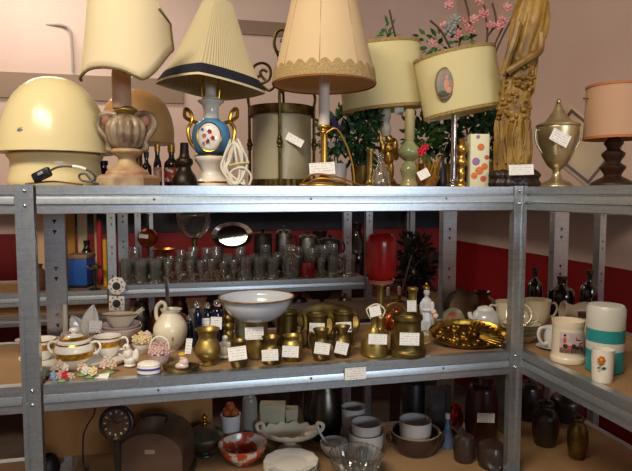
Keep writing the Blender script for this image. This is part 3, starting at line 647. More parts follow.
for i in range(64):
    a = random.uniform(-math.pi, 0); v = random.uniform(70, 124); cu = 513+(98-v)*.1
    fl.append(((cu+15*math.cos(a), v, 11*math.sin(a)), (random.uniform(1.8, 3.6),)*2+(random.uniform(1.6, 3),)))
t.ell('carved_flowers', fl, IV, None, 8)
t.tube('sleeve', [[(533, 40, -9), (531, 56, -12), (520, 64, -13), (508, 72, -11), (502, 76, -8)], [(511, 30, -9), (507, 46, -10), (502, 62, -9), (498, 78, -6)]], 3.8, IV, 4, multi=True)
dr = []
for i in range(16):
    a = -math.pi+.2+i*.18; w0 = 16.2; ph_ = random.uniform(0, 6)
    dr.append([(511.5+w0*math.cos(a+.18*math.sin(ph_+v*.09)), v, .74*w0*math.sin(a+.18*math.sin(ph_+v*.09))) for v in range(122, 168, 6)])
t.tube('carved_drapery', dr, 1.1, IV, 2, multi=True, seg=6)
t.tube('carved_staff', [[(501, 62, -7), (499, 84, -6), (499, 100, -5)], [(532, 60, -4), (530, 80, -5), (529, 96, -4)]], 1.5, IV, 3, multi=True)
t.lathe('wood_base', [(24, b), (25, b-4), (23, b-8), (25, b-12), (20, b-17), (15, b-18)], mat('black_wood', '#1a110d', .4, 0, '#2b1a12', 20, .6, 60), seg=64, sy=.62, mod=lambda a, r, z: (r*(1+.05*math.sin(9*a)+.03*math.sin(17*a)), z))
t.tag(513.5, 170.5, 24, 10, -20, -2)
# urn trophy
PEW = mat('worn_silver_plate', '#d2c49c', .36, .85, '#ab9a70', 14, .05)
t = T('lidded_urn', 'tarnished silver plated cup with tall pointed lid and price tag', 'cup', U(556, .13)); b = t.v
t.lathe('foot', [(16, b), (16, b-2), (13, b-5), (7, b-8), (4, b-12), (4, b-17), (7, b-20)], PEW)
t.lathe('cup_body', [(4, b-18), (9, b-22), (14, b-31), (18, b-44), (19.5, b-56), (19.5, b-60), (18, b-60.5)], PEW)
o = t.lathe('lid', [(20.5, b-60), (20.5, b-62), (15, b-64), (12, b-66), (7, b-73), (4, b-79), (2.5, b-82)], PEW); t.ell('finial', [((556, 103), (2.4, 2.4, 3))], PEW, o)
for sg in (-1, 1): t.tube('handle', [(556+sg*18, b-54, 0), (556+sg*21.5, b-57, 0), (556+sg*21.5, b-46, 0), (556+sg*15, b-34, 0)], 1, PEW)
t.tag(550, 140, 19, 12, -20, 27)
# brown lamp at the end
t = T('turned_wood_lamp', 'dark turned wood lamp with peach shade, beside the lidded cup', 'lamp', U(612, .07)); b = t.v
t.lathe('wood_base', [(20, b), (20, b-4), (14, b-8), (8, b-12), (12, b-20), (7, b-25), (11, b-33), (6, b-38), (9, b-44), (5, b-50), (5, b-60)], DARKW)
sh = shell(t, 'shade', [(28, 139), (27.5, 114), (26.5, 88)], mat('peach_cloth', '#cfa788', .8, transl=.25, bump=.1, bscale=250), .8, 64)
shell(t, 'rim_tape', [(28.7, 140), (28.6, 137.5)], mat('rust_tape', '#a86a3c'), 1, 64, parent=sh, sm=1); shell(t, 'rim_tape', [(27.3, 89.5), (27.2, 87)], mat('rust_tape', '#a86a3c'), 1, 64, parent=sh, sm=1)
t.tube('shade_carrier', [[(580, 100, 0), (607, 100, 0), (634, 100, 0)], [(607, 130, 0), (607, 99, 0)]], .8, DBRASS, 2, multi=True)
# framed print leaning at the back of the corner unit
t = T('framed_print', 'pale print in a thin dark red frame leaning askew behind the lidded cup', 'picture', U(578, .33)); b = t.v
R_ = (0, -52, 0)
t.box('print_sheet', 552, 604, b-41-34, b-41+34, -1, 1, mat('pale_print', '#cdb892', .7, 0, '#bfa884', 5), rot=R_)
bm = bmesh.new(); M = Matrix.Translation(t.P((578, b-41, 0))) @ Matrix.Rotation(math.radians(-52), 4, 'Y')
for a in ((-28, 28, -37, -34), (-28, 28, 34, 37), (-28, -25, -34, 34), (25, 28, -34, 34)): bx(bm, a[0]*k, a[1]*k, -2.2*k, 2.2*k, a[2]*k, a[3]*k, 0, M)
t.add('frame', bm, mat('red_lacquer', '#5d1a16', .4))
# ---------------------------------------------------------------- lower shelf
def LB(u, v, r=0): return plane(u, v-.3*r, ZL)
def over(t, h): p = t.e.location; return (p[0], p[1], p[2]+h*t.k)
def loop(t, sg, r, h0, h1, out, y=0): return [(t.u+sg*r, t.H(h1), y), (t.u+sg*(r+out*.7), t.H(h1+out*.15), y), (t.u+sg*(r+out), t.H((h0+h1)/2+(h1-h0)*.15), y), (t.u+sg*(r+out*.6), t.H(h0+(h1-h0)*.12), y), (t.u+sg*r*.95, t.H(h0), y)]
def shellh(t, part, prof, m, th, parent=None, seg=40, sx=1, sy=1, mod=None, sm=1): return shell(t, part, [(r, t.H(h)) for r, h in prof], m, th, seg, mod, None, parent, None, 0, sx, sy, sm)
# porcelain at the end of the shelf
t = T('platter', 'large white oval platter carrying the gold-banded tea set', 'platter', LB(78, 361)); PLAT = t
t.hl('platter', [(47, 0), (49, .5), (53, 3), (56, 6)], PORC, th=1, sy=.66, seg=64)
t = T('sugar_bowl', 'white sugar bowl with gold band, two handles and knobbed lid', 'sugar bowl', over(PLAT, 1.3)); t.e.location = (LB(75, 365)[0], LB(75, 365)[1], ZL+.0036); 
t.u, t.v = proj(*t.e.location); t.k *= .82
t.hl('bowl_body', [(11, 0), (12, 1), (18, 6), (22, 14), (22, 20), (19.5, 26), (17.5, 28)], PORC, seg=56)
shellh(t, 'gold_band', [(20.6, 8.8), (22.6, 13), (22.9, 17)], GOLDB, .5); shellh(t, 'gold_line', [(20.2, 25.2), (19.2, 26.8)], GOLD, .4)
o = t.hl('lid', [(18.5, 27.6), (18.5, 28.6), (15, 31), (9, 34.5), (4, 36), (3, 37.5), (5.5, 40), (4.5, 43), (0, 44)], PORC); shellh(t, 'gold_band', [(16.6, 30.6), (12, 33.8)], GOLDB, .4, o)
for sg in (-1, 1): t.tube('handle', loop(t, sg, 19, 12, 25, 12), 1.4, PORC)
def teacup(label, u, v, hs, z=.0036, name='teacup', grp='gold-banded teacups'):
    p = LB(u, v); t = T(name, label, 'cup', (p[0], p[1], ZL+z), grp); t.k *= .92
    t.hl('cup_body', [(7, 0), (8, .8), (11, 6), (13.5, 14), (14.5, 22)], PORC, th=.8); shellh(t, 'gold_band', [(13, 11.5), (14.5, 18)], GOLDB, .5); shellh(t, 'gold_line', [(14.9, 21), (15, 22.2)], GOLD, .4)
    t.tube('handle', loop(t, hs, 13, 7, 19, 9), 1.1, PORC); return t
teacup('gold-banded teacup on the platter beside the tagged leaf dish', 108, 357, 1); teacup('gold-banded teacup cut off at the end of the shelf', 43, 360, 1)
t = T('serving_dish', 'pink-edged white oval serving dish behind the sugar bowl', 'dish', LB(40, 348)); t.hl('serving_dish', [(13, 0), (15, 1), (20, 7), (24, 9)], mat('pinkish_porcelain', '#dcc5bb', .2, coat=.4), th=1, sy=.6)
t = T('candle_holder', 'thin white porcelain candle holder spire behind the sugar bowl', 'candle holder', LB(66, 344)); t.hl('holder_base', [(7, 0), (6, 2), (3, 6), (5, 9), (2.5, 13)], PORC); t.hl('candle', [(2.3, 12), (2, 38), (0, 40)], mat('ivory_wax', '#e4d8c0', .5))
TUR = T('tureen', 'low white tureen with pink rim at bottom of the porcelain pile', 'tureen', LB(121, 342)); TUR.hl('tureen', [(11, 0), (12, 1.5), (17, 7), (20, 14), (20.5, 16)], mat('pinkish_porcelain', '#dcc5bb'), th=1, seg=48)
t = T('soup_bowl', 'pinkish soup bowl nested on the low tureen', 'bowl', over(TUR, 7.5)); t.hl('soup_bowl', [(9, 0), (11, 1), (16, 6), (19.5, 11)], mat('lilac_porcelain', '#cdb9bd', .2, coat=.4), th=1, seg=48); SB = t
t = T('sauce_boat', 'cream sauce boat with brown rim on top of the porcelain pile', 'sauce boat', over(SB, 6.5)); t.hl('boat_body', [(6, 0), (7, 1), (11, 6), (16, 13), (18, 15)], CREAM, th=1, sy=.6); shellh(t, 'brown_rim', [(18, 14.2), (18.5, 15.4)], mat('brown_rim', '#8a5f3c', .3), .6, sy=.6); t.tube('spout', [(t.u+13, t.H(12)), (t.u+19, t.H(17)), (t.u+23, t.H(20))], 2.2, CREAM)
t = T('leaf_dish', 'white leaf-shaped dish standing on edge with a price tag', 'dish', LB(82, 343))
for a, c, h in ((-28, 80, 30), (12, 92, 38)):
    bm = bmesh.new(); Mx = Matrix.Translation((t.X(88), 0, t.Z(t.H(2)))) @ Matrix.Rotation(math.radians(a), 4, 'Y')
    gr = []
    for i in range(9):
        f = i/8; w_ = 9*math.sin(math.pi*min(1, f*.9+.08))**.8; gr.append([bm.verts.new(Mx @ Vector((w_*(j/3-1)*t.k, (abs(j/3-1)*-3.5)*t.k, f*h*t.k))) for j in range(7)])
    for i in range(8):
        for j in range(6): bm.faces.new((gr[i][j], gr[i][j+1], gr[i+1][j+1], gr[i+1][j]))
    o = t.add('leaf_lobe', bm, PORC); md = o.modifiers.new('t', 'SOLIDIFY'); md.thickness = .003
t.tag(99, 327, 12, 12, -8, 5)
PF = [('pale green and white porcelain flower cluster at the shelf end', 40, 379, [(-4, 3, WHP), (3, 4, mat('mint', '#a8c4a4', .3)), (0, 7, mat('pale_blue_petal', '#8aa6c0', .4))]),
      ('pink porcelain rose with white leaf before the sugar bowl', 60, 374, [(0, 6, mat('shell_pink', '#d8bba8', .35)), (5, 3, WHP), (-5, 3, WHP)]),
      ('small blue and red porcelain posy near the shelf edge', 63, 381, [(-8, 2, mat('pale_blue_petal', '#8aa6c0')), (-2, 3, PINK), (4, 3, RED), (9, 2, mat('shell_pink', '#d8bba8'))]),
      ('single pale pink porcelain rose below the platter rim', 83, 375, [(0, 5, mat('shell_pink', '#d8bba8'))]),
      ('cream porcelain flower pair beside the fallen price tag', 91, 377, [(-4, 4, WHP), (3, 3, mat('butter_petal', '#dcc998', .4))]),
      ('big peach porcelain rose with a price tag beneath it', 109, 373, [(-4, 6, mat('shell_pink', '#d8bba8')), (4, 6, mat('peach_petal', '#dbbf9f', .4)), (0, 11, WHP)])]
for lab, u, v, fl in PF:
    t = T('porcelain_flower', lab, 'ornament', LB(u, v), 'porcelain flowers along the shelf edge')
    t.hl('flower_base', [(5, 0), (5.5, 1), (3, 2.5)], mat('leaf_porcelain', '#7d9a6a', .3))
    for dx, h, m in fl: blooms(t, 'petals', [(u+dx, t.H(h+3), -2)], 5, m)
    if 'tag beneath' in lab: t.tag(107, 376.5, 14, 8, -14, -12, -62)
t = T('bird_figurine', 'little white porcelain bird with raised tail beside trinket box', 'figurine', LB(130, 367))
bm = bmesh.new()
for c, r in (((130, t.H(7), 0), (6, 5, 6)), ((129, t.H(14), -2), (4.6, 4, 6)), ((128, t.H(20), -3), (3.6, 3.4, 3.6)), ((136, t.H(12), 2), (3, 2.6, 7)), ((130, t.H(2), 0), (6, 5, 2))): ell_bm(bm, t.P(c), [x*t.k for x in r], None, 12)
o = t.add('bird_body', bm, PORC); md = o.modifiers.new('r', 'REMESH'); md.mode = 'VOXEL'; md.voxel_size = .0016
bm = bmesh.new(); q = t.P((128, t.H(20), -6)); lathe_bm(bm, [(0, 0), (.003, 0), (0, .006)], 10, Matrix.Translation(q) @ Matrix.Rotation(math.pi/2, 4, 'X')); t.add('beak', bm, mat('beak', '#b88a4a', .4))
t = T('trinket_box', 'oval white trinket box with blue trim near the shelf edge', 'trinket box', LB(149, 374))
t.hl('box_body', [(10.5, 0), (11.5, 1), (11.5, 8), (11, 9)], PORC, sy=.75); shellh(t, 'blue_trim', [(11.8, 5.4), (11.9, 7.6)], mat('cobalt_glaze', '#4a4f9a', .2, coat=.4), .5, sy=.75); shellh(t, 'blue_trim', [(11.6, .8), (12, 2.2)], mat('cobalt_glaze', '#4a4f9a'), .5, sy=.75); t.hl('box_lid', [(11.2, 9), (11, 11), (7, 13), (0, 14)], PORC, sy=.75)
t = T('flower_pot_ornament', 'porcelain pot of cream and yellow flowers behind the trinket box', 'ornament', LB(143, 352))
t.hl('pot', [(6, 0), (9, 5), (10, 9)], PORC, th=.8); blooms(t, 'petals', [(137, t.H(13), -2), (144, t.H(12), -5), (149, t.H(13), -1), (142, t.H(17), 0)], 5, mat('butter_petal', '#dcc998')); blooms(t, 'petals', [(147, t.H(17), 0)], 4.5, mat('shell_pink', '#d8bba8'))
t = T('flower_basket_ornament', 'pink and white porcelain flower basket in front of pitcher', 'ornament', LB(160, 363))
t.hl('basket', [(7, 0), (9, 5), (11, 10)], mat('lilac_porcelain', '#cdb9bd'), th=.8); blooms(t, 'petals', [(154, t.H(13), -3), (161, t.H(12), -7), (167, t.H(12), -3), (158, t.H(18), 0), (164, t.H(17), 0)], 5.4, mat('dusty_rose', '#c9a49c', .4)); t.tube('basket_handle', [(150, t.H(10)), (152, t.H(22)), (160, t.H(27)), (168, t.H(22)), (170, t.H(10))], .9, PORC)
OT = T('oval_tray', 'dark bronze oval tray with small porcelain figure on it', 'tray', LB(181, 371)); OT.hl('oval_tray', [(15, 0), (16, .8), (18, 4), (19, 6)], DBRASS, th=1, sy=.6, seg=56)
t = T('duck_figurine', 'tiny porcelain figure with yellow cap on the dark oval tray', 'figurine', over(OT, 1.2))
bm = bmesh.new()
for c, r in (((182, t.H(4), 0), (7, 5, 4)), ((184, t.H(8), 0), (5, 4, 5)), ((183, t.H(13), 0), (3.6, 3.4, 3.6))): ell_bm(bm, t.P(c), [x*t.k for x in r], None, 12)
o = t.add('figure_body', bm, mat('pinkish_porcelain', '#dcc5bb')); md = o.modifiers.new('r', 'REMESH'); md.mode = 'VOXEL'; md.voxel_size = .0015
t.ell('yellow_cap', [((183, t.H(16), -.6), (4.2, 4, 2))], mat('yellow_glaze', '#d9a838', .25, coat=.3)); t.tag(190, 347, 6, 15, -4, 6)
# cream pitcher
t = T('pitcher', 'round cream ceramic pitcher with tall looped handle and small brown mark', 'pitcher', LB(171, 351, 6)); t.k *= .93; u0 = t.u
t.hl('pitcher_body', [(9, 0), (9.5, 1.5), (15, 9), (18, 19), (17, 27), (12, 35), (9, 39), (9, 41), (10.5, 44)], CREAM, th=1, seg=56, mod=lambda a, r, z: (r*(1+(.18 if z > 41*t.k else 0)*max(0, math.cos(a))**4), z))
t.tube('handle', [(u0-10, t.H(25)), (u0-15, t.H(36)), (u0-14, t.H(47)), (u0-8, t.H(51)), (u0-5, t.H(47)), (u0-7, t.H(40))], 2, CREAM); t.ell('brown_mark', [((u0+6, 338, -16.2), (1.2, .6, 3.4))], mat('brown_glaze', '#a8642c', .3), None, 8)
bm = bmesh.new()
for i in range(9): ell_bm(bm, t.P((u0-11+i*1.15, 329+.15*i, -12.2-.4*i)), (.42*t.k, .5*t.k, (.9 if i % 3 else 1.5)*t.k), None, 6)
t.add('lettering', bm, mat('brown_ink', '#4a3828', .5))
# copper lid upright behind the pitcher
t = T('pan_lid', 'brown copper pan lid with flat iron handle behind the cream pitcher', 'pan lid', LB(178, 340)); r_ = 14
bm = bmesh.new(); lathe_bm(bm, [(0, -.002), (r_*t.k, -.002), (r_*t.k, .001), (r_*.8*t.k, .003), (0, .005)], 40, Matrix.Translation((0, 0, r_*t.k)) @ Matrix.Rotation(math.radians(82), 4, 'X')); t.add('lid_disc', bm, mat('brown_copper', '#6e4630', .35, .9, '#4a2f22', 12))
t.box('lid_handle', t.u-11, t.u-7, t.H(64), t.H(20), -2, -.5, STEEL, .5, rot=(0, -3, 0))
# dark bottles
def navy(label, u, v, r, h, tg=None):
    t = T('scent_bottle', label, 'bottle', LB(u, v, r), 'dark blue bottles behind the brass vase')
    t.hl('bottle_body', [(r, 0), (r, 2), (r, h*.7), (r*.6, h*.78), (r*.45, h*.82), (r*.5, h*.86)], NAVY, sm=2, seg=24); t.ell('stopper', [((u, t.H(h*.93), 0), (r*.7, r*.7, h*.07))], GLASS)
    if tg: t.tag(*tg)
navy('slim dark blue bottle with round clear stopper next to pitcher', 198, 352, 4.6, 50); navy('dark blue bottle with tall white tag behind the brass vase', 208, 349, 4.4, 46, (206.5, 330, 9, 22, -6, 0))
navy('dark blue bottle with square white tag beside the twisted candlestick', 218, 350, 6, 49, (218, 324, 11, 12, -8, 2)); navy('low dark blue bottle half hidden behind the pitcher', 190, 347, 5, 30)
# brass family
SH = {'vase': [(.62, 0), (.66, .03), (.5, .1), (.9, .26), (1, .42), (.82, .62), (.66, .76), (.78, .92), (.95, 1)],
      'bell': [(.9, 0), (1, .05), (1, .16), (.95, .32), (.78, .5), (.42, .64), (.26, .76), (.28, .92), (.36, 1)],
      'pot': [(.72, 0), (.8, .03), (1, .28), (1, .5), (.86, .7), (.7, .82), (.72, .9), (.86, 1)],
      'mug': [(.95, 0), (1, .04), (.92, .2), (.86, .6), (.9, .92), (1, .95), (1, 1)],
      'can': [(.96, 0), (1, .05), (1, .14), (.92, .2), (.88, .55), (.74, .62), (.74, .85), (.82, .9), (.82, 1)],
      'jug': [(.8, 0), (.85, .04), (1, .25), (.92, .45), (.62, .65), (.6, .78), (.85, .95), (.92, 1)],
      'cup': [(.6, 0), (.5, .06), (.25, .14), (.35, .26), (.85, .42), (1, .68), (.86, .9), (.95, 1)]}
def brass(name, label, cat, u, v, r, h, sh, m=BRASS, tg=None, hand=0, open_=True, grp='brass pots on the middle shelf'):
    t = T(name, label, cat, LB(u, v, r), grp); p = [(a*r, b*h) for a, b in SH[sh]]
    t.hl('body', p, m, th=.9 if open_ else 0, seg=44, sm=4)
    t.tube('rim', ring_pts(t.u, 0, 0, p[-1][0], 0, 4), .1, m, 1) if False else None
    if hand: t.tube('handle', loop(t, hand, r*.8, h*.3, h*.85, r*.6), 1, m)
    if tg: t.tag(tg[0], tg[1], tg[2], tg[3], -r*.99-1.2, *tg[4:])
    return t
brass('brass_vase', 'round bellied brass vase with flared mouth before the dark blue bottles', 'vase', 208, 368, 13, 36, 'vase')
t = T('candlestick', 'twisted brass candlestick next to the pale green vase', 'candlestick', LB(229, 347, 5), 'brass candlesticks on the middle shelf')
t.hl('candlestick', [(5.6, 0), (5.6, 2), (4.6, 5), (4.5, 8), (5.5, 12), (4, 16), (5.5, 20), (4, 24), (5.5, 28), (4, 32), (5.5, 36), (4.5, 40), (6, 42), (6, 44)], BRASS)
t = T('cherub_figurine', 'small white porcelain figurine in front of the twisted candlestick', 'figurine', LB(225, 360, 5))
bm = bmesh.new()
for c, r in (((225, t.H(2), 0), (6, 5, 2)), ((225, t.H(8), 0), (5, 4.5, 7)), ((225, t.H(15), 0), (4.4, 3.6, 4)), ((225.5, t.H(20.5), -.6), (3.2, 3, 3.3)), ((220.5, t.H(12), -2), (2, 2, 5)), ((229.5, t.H(12), -2), (2, 2, 5))): ell_bm(bm, t.P(c), [x*t.k for x in r], None, 12)
o = t.add('figure_body', bm, PORC); md = o.modifiers.new('r', 'REMESH'); md.mode = 'VOXEL'; md.voxel_size = .0015
t = T('jade_vase', 'pale green vase with small handles between candlestick and tagged brass pot', 'vase', LB(243, 343, 6)); GRN = mat('pale_jade', '#8f9d80', .25, 0, '#c4c3a4', 14, coat=.3)
t.hl('vase_body', [(6, 0), (6, 2), (8, 9), (8.5, 17), (6, 25), (5, 29), (7.5, 34)], GRN, th=.8); 
for sg in (-1, 1): t.tube('handle', loop(t, sg, 6, 20, 31, 4.5), .9, GRN)
brass('brass_pot', 'small round dark brass pot with large slanting price tag at the shelf edge', 'pot', 239, 369, 9.5, 26, 'pot', DBRASS, (239, 354, 18, 13, -8, -14))
BP1 = brass('brass_pot', 'tall brass pot with price tag, standing under the enamel basin', 'pot', 257, 360, 12.5, 38, 'mug', BRASS, (256, 334.5, 18, 12, -2))
t = T('enamel_basin', 'white enamel basin with rusty brown rim resting on the tall brass pot', 'basin', over(BP1, 38.2)); ENA = mat('blue_white_enamel', '#c3cad6', .2, 0, '#d3d6da', 6, coat=.4)
t.hl('basin_body', [(18, 0), (20, .8), (27, 6), (32, 13), (34.5, 19), (37.2, 22.5)], ENA, th=.9, seg=64)
t.tube('worn_rim', ring_pts(t.u, 0, 0, 0, 0, 3), .1, BRASS, 1) if False else None
bm = bmesh.new(); tube_bm(bm, [(37*t.k*math.cos(i*math.pi/32), 37*t.k*math.sin(i*math.pi/32), 22.5*t.k) for i in range(64)], .9*t.k, 8, True); t.add('worn_rim', bm, mat('rusty_rim', '#8a6a3e', .5, 0, '#4e3822', 30))
brass('brass_pot', 'small brass pot with a white tag across its front, beside the pot with slanting tag', 'pot', 271, 366, 10, 27, 'jug', DBRASS, (271, 355.5, 16, 11, -3))
brass('brass_tankard', 'plain straight brass tankard behind the two small tagged pots', 'tankard', 287, 347, 12, 33, 'mug', DBRASS, None, 1)
brass('brass_pot', 'squat round brass pot with tag just right of the small jug-shaped pot', 'pot', 292, 363, 10.5, 25, 'pot', BRASS, (291, 352, 16, 11, 3))
brass('brass_mug', 'brass mug with handle and tag, nearer to the plain tankard', 'mug', 317, 350, 11.5, 34, 'mug', DBRASS, (317, 329, 15, 10, 2), 1)
brass('brass_mug', 'brass mug with handle and tag, nearer to the big bell-shaped jar', 'mug', 343, 348, 11.5, 34, 'mug', DBRASS, (343, 328, 15, 10, -3), 1)
brass('brass_jug', 'small brass jug with slanting tag at the foot of the two mugs', 'jug', 321, 362, 9, 31, 'jug', DBRASS, (322, 349, 15, 11, 8), -1)
brass('brass_jug', 'small brass jug with squarish tilted tag, nearest the bell-shaped jar', 'jug', 342, 359, 9, 31, 'jug', DBRASS, (341, 348.5, 12.5, 11.5, 14), 1)
brass('brass_cup', 'low brass cup between the two small tagged pots', 'cup', 299, 350, 5.5, 17, 'pot', BRASS)
t = T('brass_tray', 'big oval brass tray leaning upright behind the brass mugs', 'tray', LB(328, 335))
bm = bmesh.new(); lathe_bm(bm, [(0, 0), (24*t.k, 0), (26*t.k, .002), (31*t.k, .005), (31.5*t.k, .007), (30.5*t.k, .0062), (25*t.k, .0035), (0, .0015)], 56, Matrix.Translation((0, 0, 15.6*t.k)) @ Matrix.Rotation(math.radians(72), 4, 'X'), 1, .52); t.add('brass_tray', bm, DBRASS)
brass('brass_bell_jar', 'brass bell-shaped jar with narrow neck and two white tags', 'jar', 374, 359, 13.5, 40, 'bell', BRASS, (376, 340, 18, 10, 2), 0, True)
t = ALL[-1]; t.tag(374, 313, 11, 10, -7, -12); t.tube('tag_string', [(370, 320, -4), (366, 311, -5), (376, 306, -5), (384, 312, -4), (380, 320, -4)], .8, mat('cream_string', '#cfc3a4', .7))
brass('brass_canister', 'wide dark brass canister with stepped shoulder, ring handle and tag', 'canister', 407, 360, 18.5, 40, 'can', DBRASS, (406, 340, 19, 12, 2), 0)
t = ALL[-1]; t.tube('ring_handle', [(t.u+16, t.H(24), 0), (t.u+22, t.H(22), 0), (t.u+23, t.H(14), 0), (t.u+17, t.H(11), 0)], 1.2, BRASS)
t = T('kettle', 'round copper kettle tucked behind the brass canister', 'kettle', LB(396, 330)); t.k *= .75; t.hl('kettle_body', [(12, 0), (14, 2), (17, 9), (15, 18), (8, 24), (4, 25)], COPPER); t.tube('handle', [(383, t.H(14)), (383, t.H(30)), (395, t.H(37)), (407, t.H(30)), (409, t.H(16))], 1.4, BRASS); t.hl('lid', [(6, 24.5), (5, 27), (2, 28), (2.4, 30), (0, 31)], COPPER)
t = T('red_lantern', 'red glass candle lantern on a slim brass candlestick', 'lantern', LB(380, 333)); b = t.v
t.hl('candlestick', [(9, 0), (8, 2), (4, 5), (3.4, 12), (4.4, 16), (3.2, 20), (3.4, 46), (6, 48), (6, 51)], BRASS)
RG = mat('red_glass', '#c01c1c', .25, 0, '#9c1214', 6, coat=.3, transl=.25)
t.hl('red_shade', [(10, 54), (13, 56), (15, 62), (15.4, 78), (15, 92), (13, 97.5), (11, 99)], RG, th=.9, sm=3); shellh(t, 'glass_lip', [(12.5, 50.6), (14, 54.5)], mat('pink_lip', '#b56a60', .2, coat=.3), 1.2)
t = T('candlestick', 'tall brass candlestick wrapped in a white tag, behind the canister', 'candlestick', LB(412, 336), 'brass candlesticks on the middle shelf')
t.hl('candlestick', [(6.5, 0), (6, 2), (5, 6), (4.6, 14), (5, 30), (4.2, 34), (4.2, 44), (5.6, 47), (5.2, 49)], BRASS); t.tag(410, 307, 9, 11, -7.4, 0)
t = T('lady_figurine', 'white and blue porcelain lady figurine with gold headdress', 'figurine', LB(426, 334))
t.hl('skirt', [(8, 0), (8.5, 1.5), (8, 8), (7.5, 14), (5.5, 22), (4.6, 27)], mat('pale_blue_porcelain', '#b9c3cf', .25, 0, '#d8d8d8', 30, coat=.4), mod=lambda a, r, z: (r*(1+.06*math.sin(9*a)), z))
bm = bmesh.new()
for c, r in (((426, t.H(31), 0), (5.6, 4, 6.5)), ((420.5, t.H(27), -3), (2, 2, 6)), ((431.5, t.H(27), -3), (2, 2, 6)), ((426, t.H(24), -5.5), (5, 1.8, 2)), ((426, t.H(38), 0), (2, 2, 3)), ((426, t.H(42), -.4), (3.2, 3.4, 4))): ell_bm(bm, t.P(c), [x*t.k for x in r], None, 12)
o = t.add('figure_body', bm, mat('white_bisque', '#cfd0d4', .3, coat=.3)); md = o.modifiers.new('r', 'REMESH'); md.mode = 'VOXEL'; md.voxel_size = .0016
t.ell('gold_headdress', [((426, t.H(46.5), .6), (3.6, 3.6, 2.6)), ((426, t.H(49.5), .6), (1.6, 1.6, 2.8))], GOLD, None, 10); t.ell('flower_spray', [((432, t.H(22), -6), (3, 2.4, 3)), ((434, t.H(18), -6), (3, 2.4, 3))], mat('peach_petal', '#dbbf9f'), None, 8)
# relief tray
t = T('relief_tray', 'gold oval tray embossed with fruit lying behind the shelf edge', 'tray', LB(468, 344)); t.e.rotation_euler.x = math.radians(19); t.e.location.z += 36*.62*t.k*math.sin(math.radians(19)); EMB = mat('embossed_gold', '#b08c3c', .3, 1, '#6e5220', 60, .5, 90)
t.hl('tray_plate', [(34, 0), (35, .8), (38, 4), (40, 5.5)], EMB, th=1, sy=.62, seg=64)
fr = []
for i in range(46):
    a = random.uniform(0, 6.283); q = random.uniform(.05, .72)**.6; r0 = random.choice((2.2, 2.6, 3.2)); fr.append((38*q*math.cos(a), 23*q*math.sin(a), r0))
bm = bmesh.new()
for x, y, r0 in fr: ell_bm(bm, (x*t.k, y*t.k, 1.6*t.k), (r0*t.k, r0*t.k, r0*.8*t.k), None, 10)
t.add('embossed_fruit', bm, EMB); bm = bmesh.new(); ca_ = math.radians(-19); bx(bm, -8*t.k, 8*t.k, -1*t.k, 1*t.k, -34*.62*t.k*math.sin(-ca_)-12*t.k*math.sin(-ca_)+.6*t.k, -.3*t.k, 0, Matrix.Translation((0, 0, 0)) @ Matrix.Rotation(ca_, 4, 'X') @ Matrix.Translation((0, 12*t.k, 12*t.k*math.tan(-ca_)))); t.add('easel_foot', bm, DARKW)
for i in range(11):
    bm = bmesh.new(); a = -.1+i*.13; Mx = Matrix.Rotation(a*1.3-.5, 4, 'Z') @ Matrix.Translation((22*t.k, 0, 2.6*t.k)); ell_bm(bm, (0, 0, 0), (12*t.k, 1.5*t.k, 1.5*t.k), None, 10)
    for v in bm.verts: v.co = Mx @ v.co
    t.add('embossed_leaf', bm, EMB)
def upright(name, label, u, v, r, m, m2=None, lean=76, yaw=0):
    t = T(name, label, 'plate', LB(u, v), 'decorative plates standing behind the relief tray', math.radians(yaw)); k = t.k
    Mx = Matrix.Translation((0, 0, r*k*math.sin(math.radians(lean)))) @ Matrix.Rotation(math.radians(lean), 4, 'X')
    bm = bmesh.new(); lathe_bm(bm, [(0, 0), (r*.7*k, 0), (r*k, .004), (r*k, .0055), (r*.68*k, .002), (0, .002)], 48, Mx); t.add('plate_rim', bm, m)
    if m2:
        bm = bmesh.new(); lathe_bm(bm, [(0, .0012), (r*.66*k, .0012), (r*.66*k, .0028), (0, .0028)], 40, Mx); t.add('plate_centre', bm, m2)
    return t
BRZ = mat('dark_bronze_plate', '#4e3c2a', .3, .9, '#2e2116', 20)
upright('bronze_plate', 'large dark bronze plate standing upright against the back post', 461, 325, 18, BRZ, mat('brown_bronze', '#6e5138', .4, .9, '#4a3424', 8))
upright('green_plate', 'green-edged plate with red flower standing before the bronze plate', 453, 331, 12, mat('green_edge', '#6a7056', .25, 0, '#94866a', 40, coat=.3), mat('red_centre', '#8a3226', .3, 0, '#a08a70', 25, coat=.3), 70, 12)
SA = T('saucer', 'white saucer under the blue-grey round jar', 'saucer', LB(485, 333)); SA.hl('saucer', [(10, 0), (11, .6), (16, 2.6), (19, 4)], WHITE, th=.8, seg=44)
t = T('round_jar', 'round blue-grey and white porcelain jar on a saucer', 'jar', over(SA, 1)); t.hl('jar_body', [(7, 0), (8, 1), (13.5, 6), (14.5, 12), (12, 19), (8, 23)], mat('blue_grey_glaze', '#a3a8b3', .2, 0, '#d6d4d0', 9, coat=.4), seg=44); t.hl('jar_lid', [(8.4, 22.6), (7, 25), (2, 26.4), (0, 27)], WHITE); t.tube('spout', [(t.u-12, t.H(11), -3), (t.u-16, t.H(15), -4), (t.u-17, t.H(20), -4)], 2, WHITE)
t = T('dark_vase', 'dark red squat vase behind the round jar', 'vase', LB(482, 321)); t.hl('dark_vase', [(9, 0), (14, 6), (16, 14), (12, 22), (7, 26), (9, 30)], mat('oxblood_glaze', '#4a1512', .15, coat=.5), th=1)
bp = None
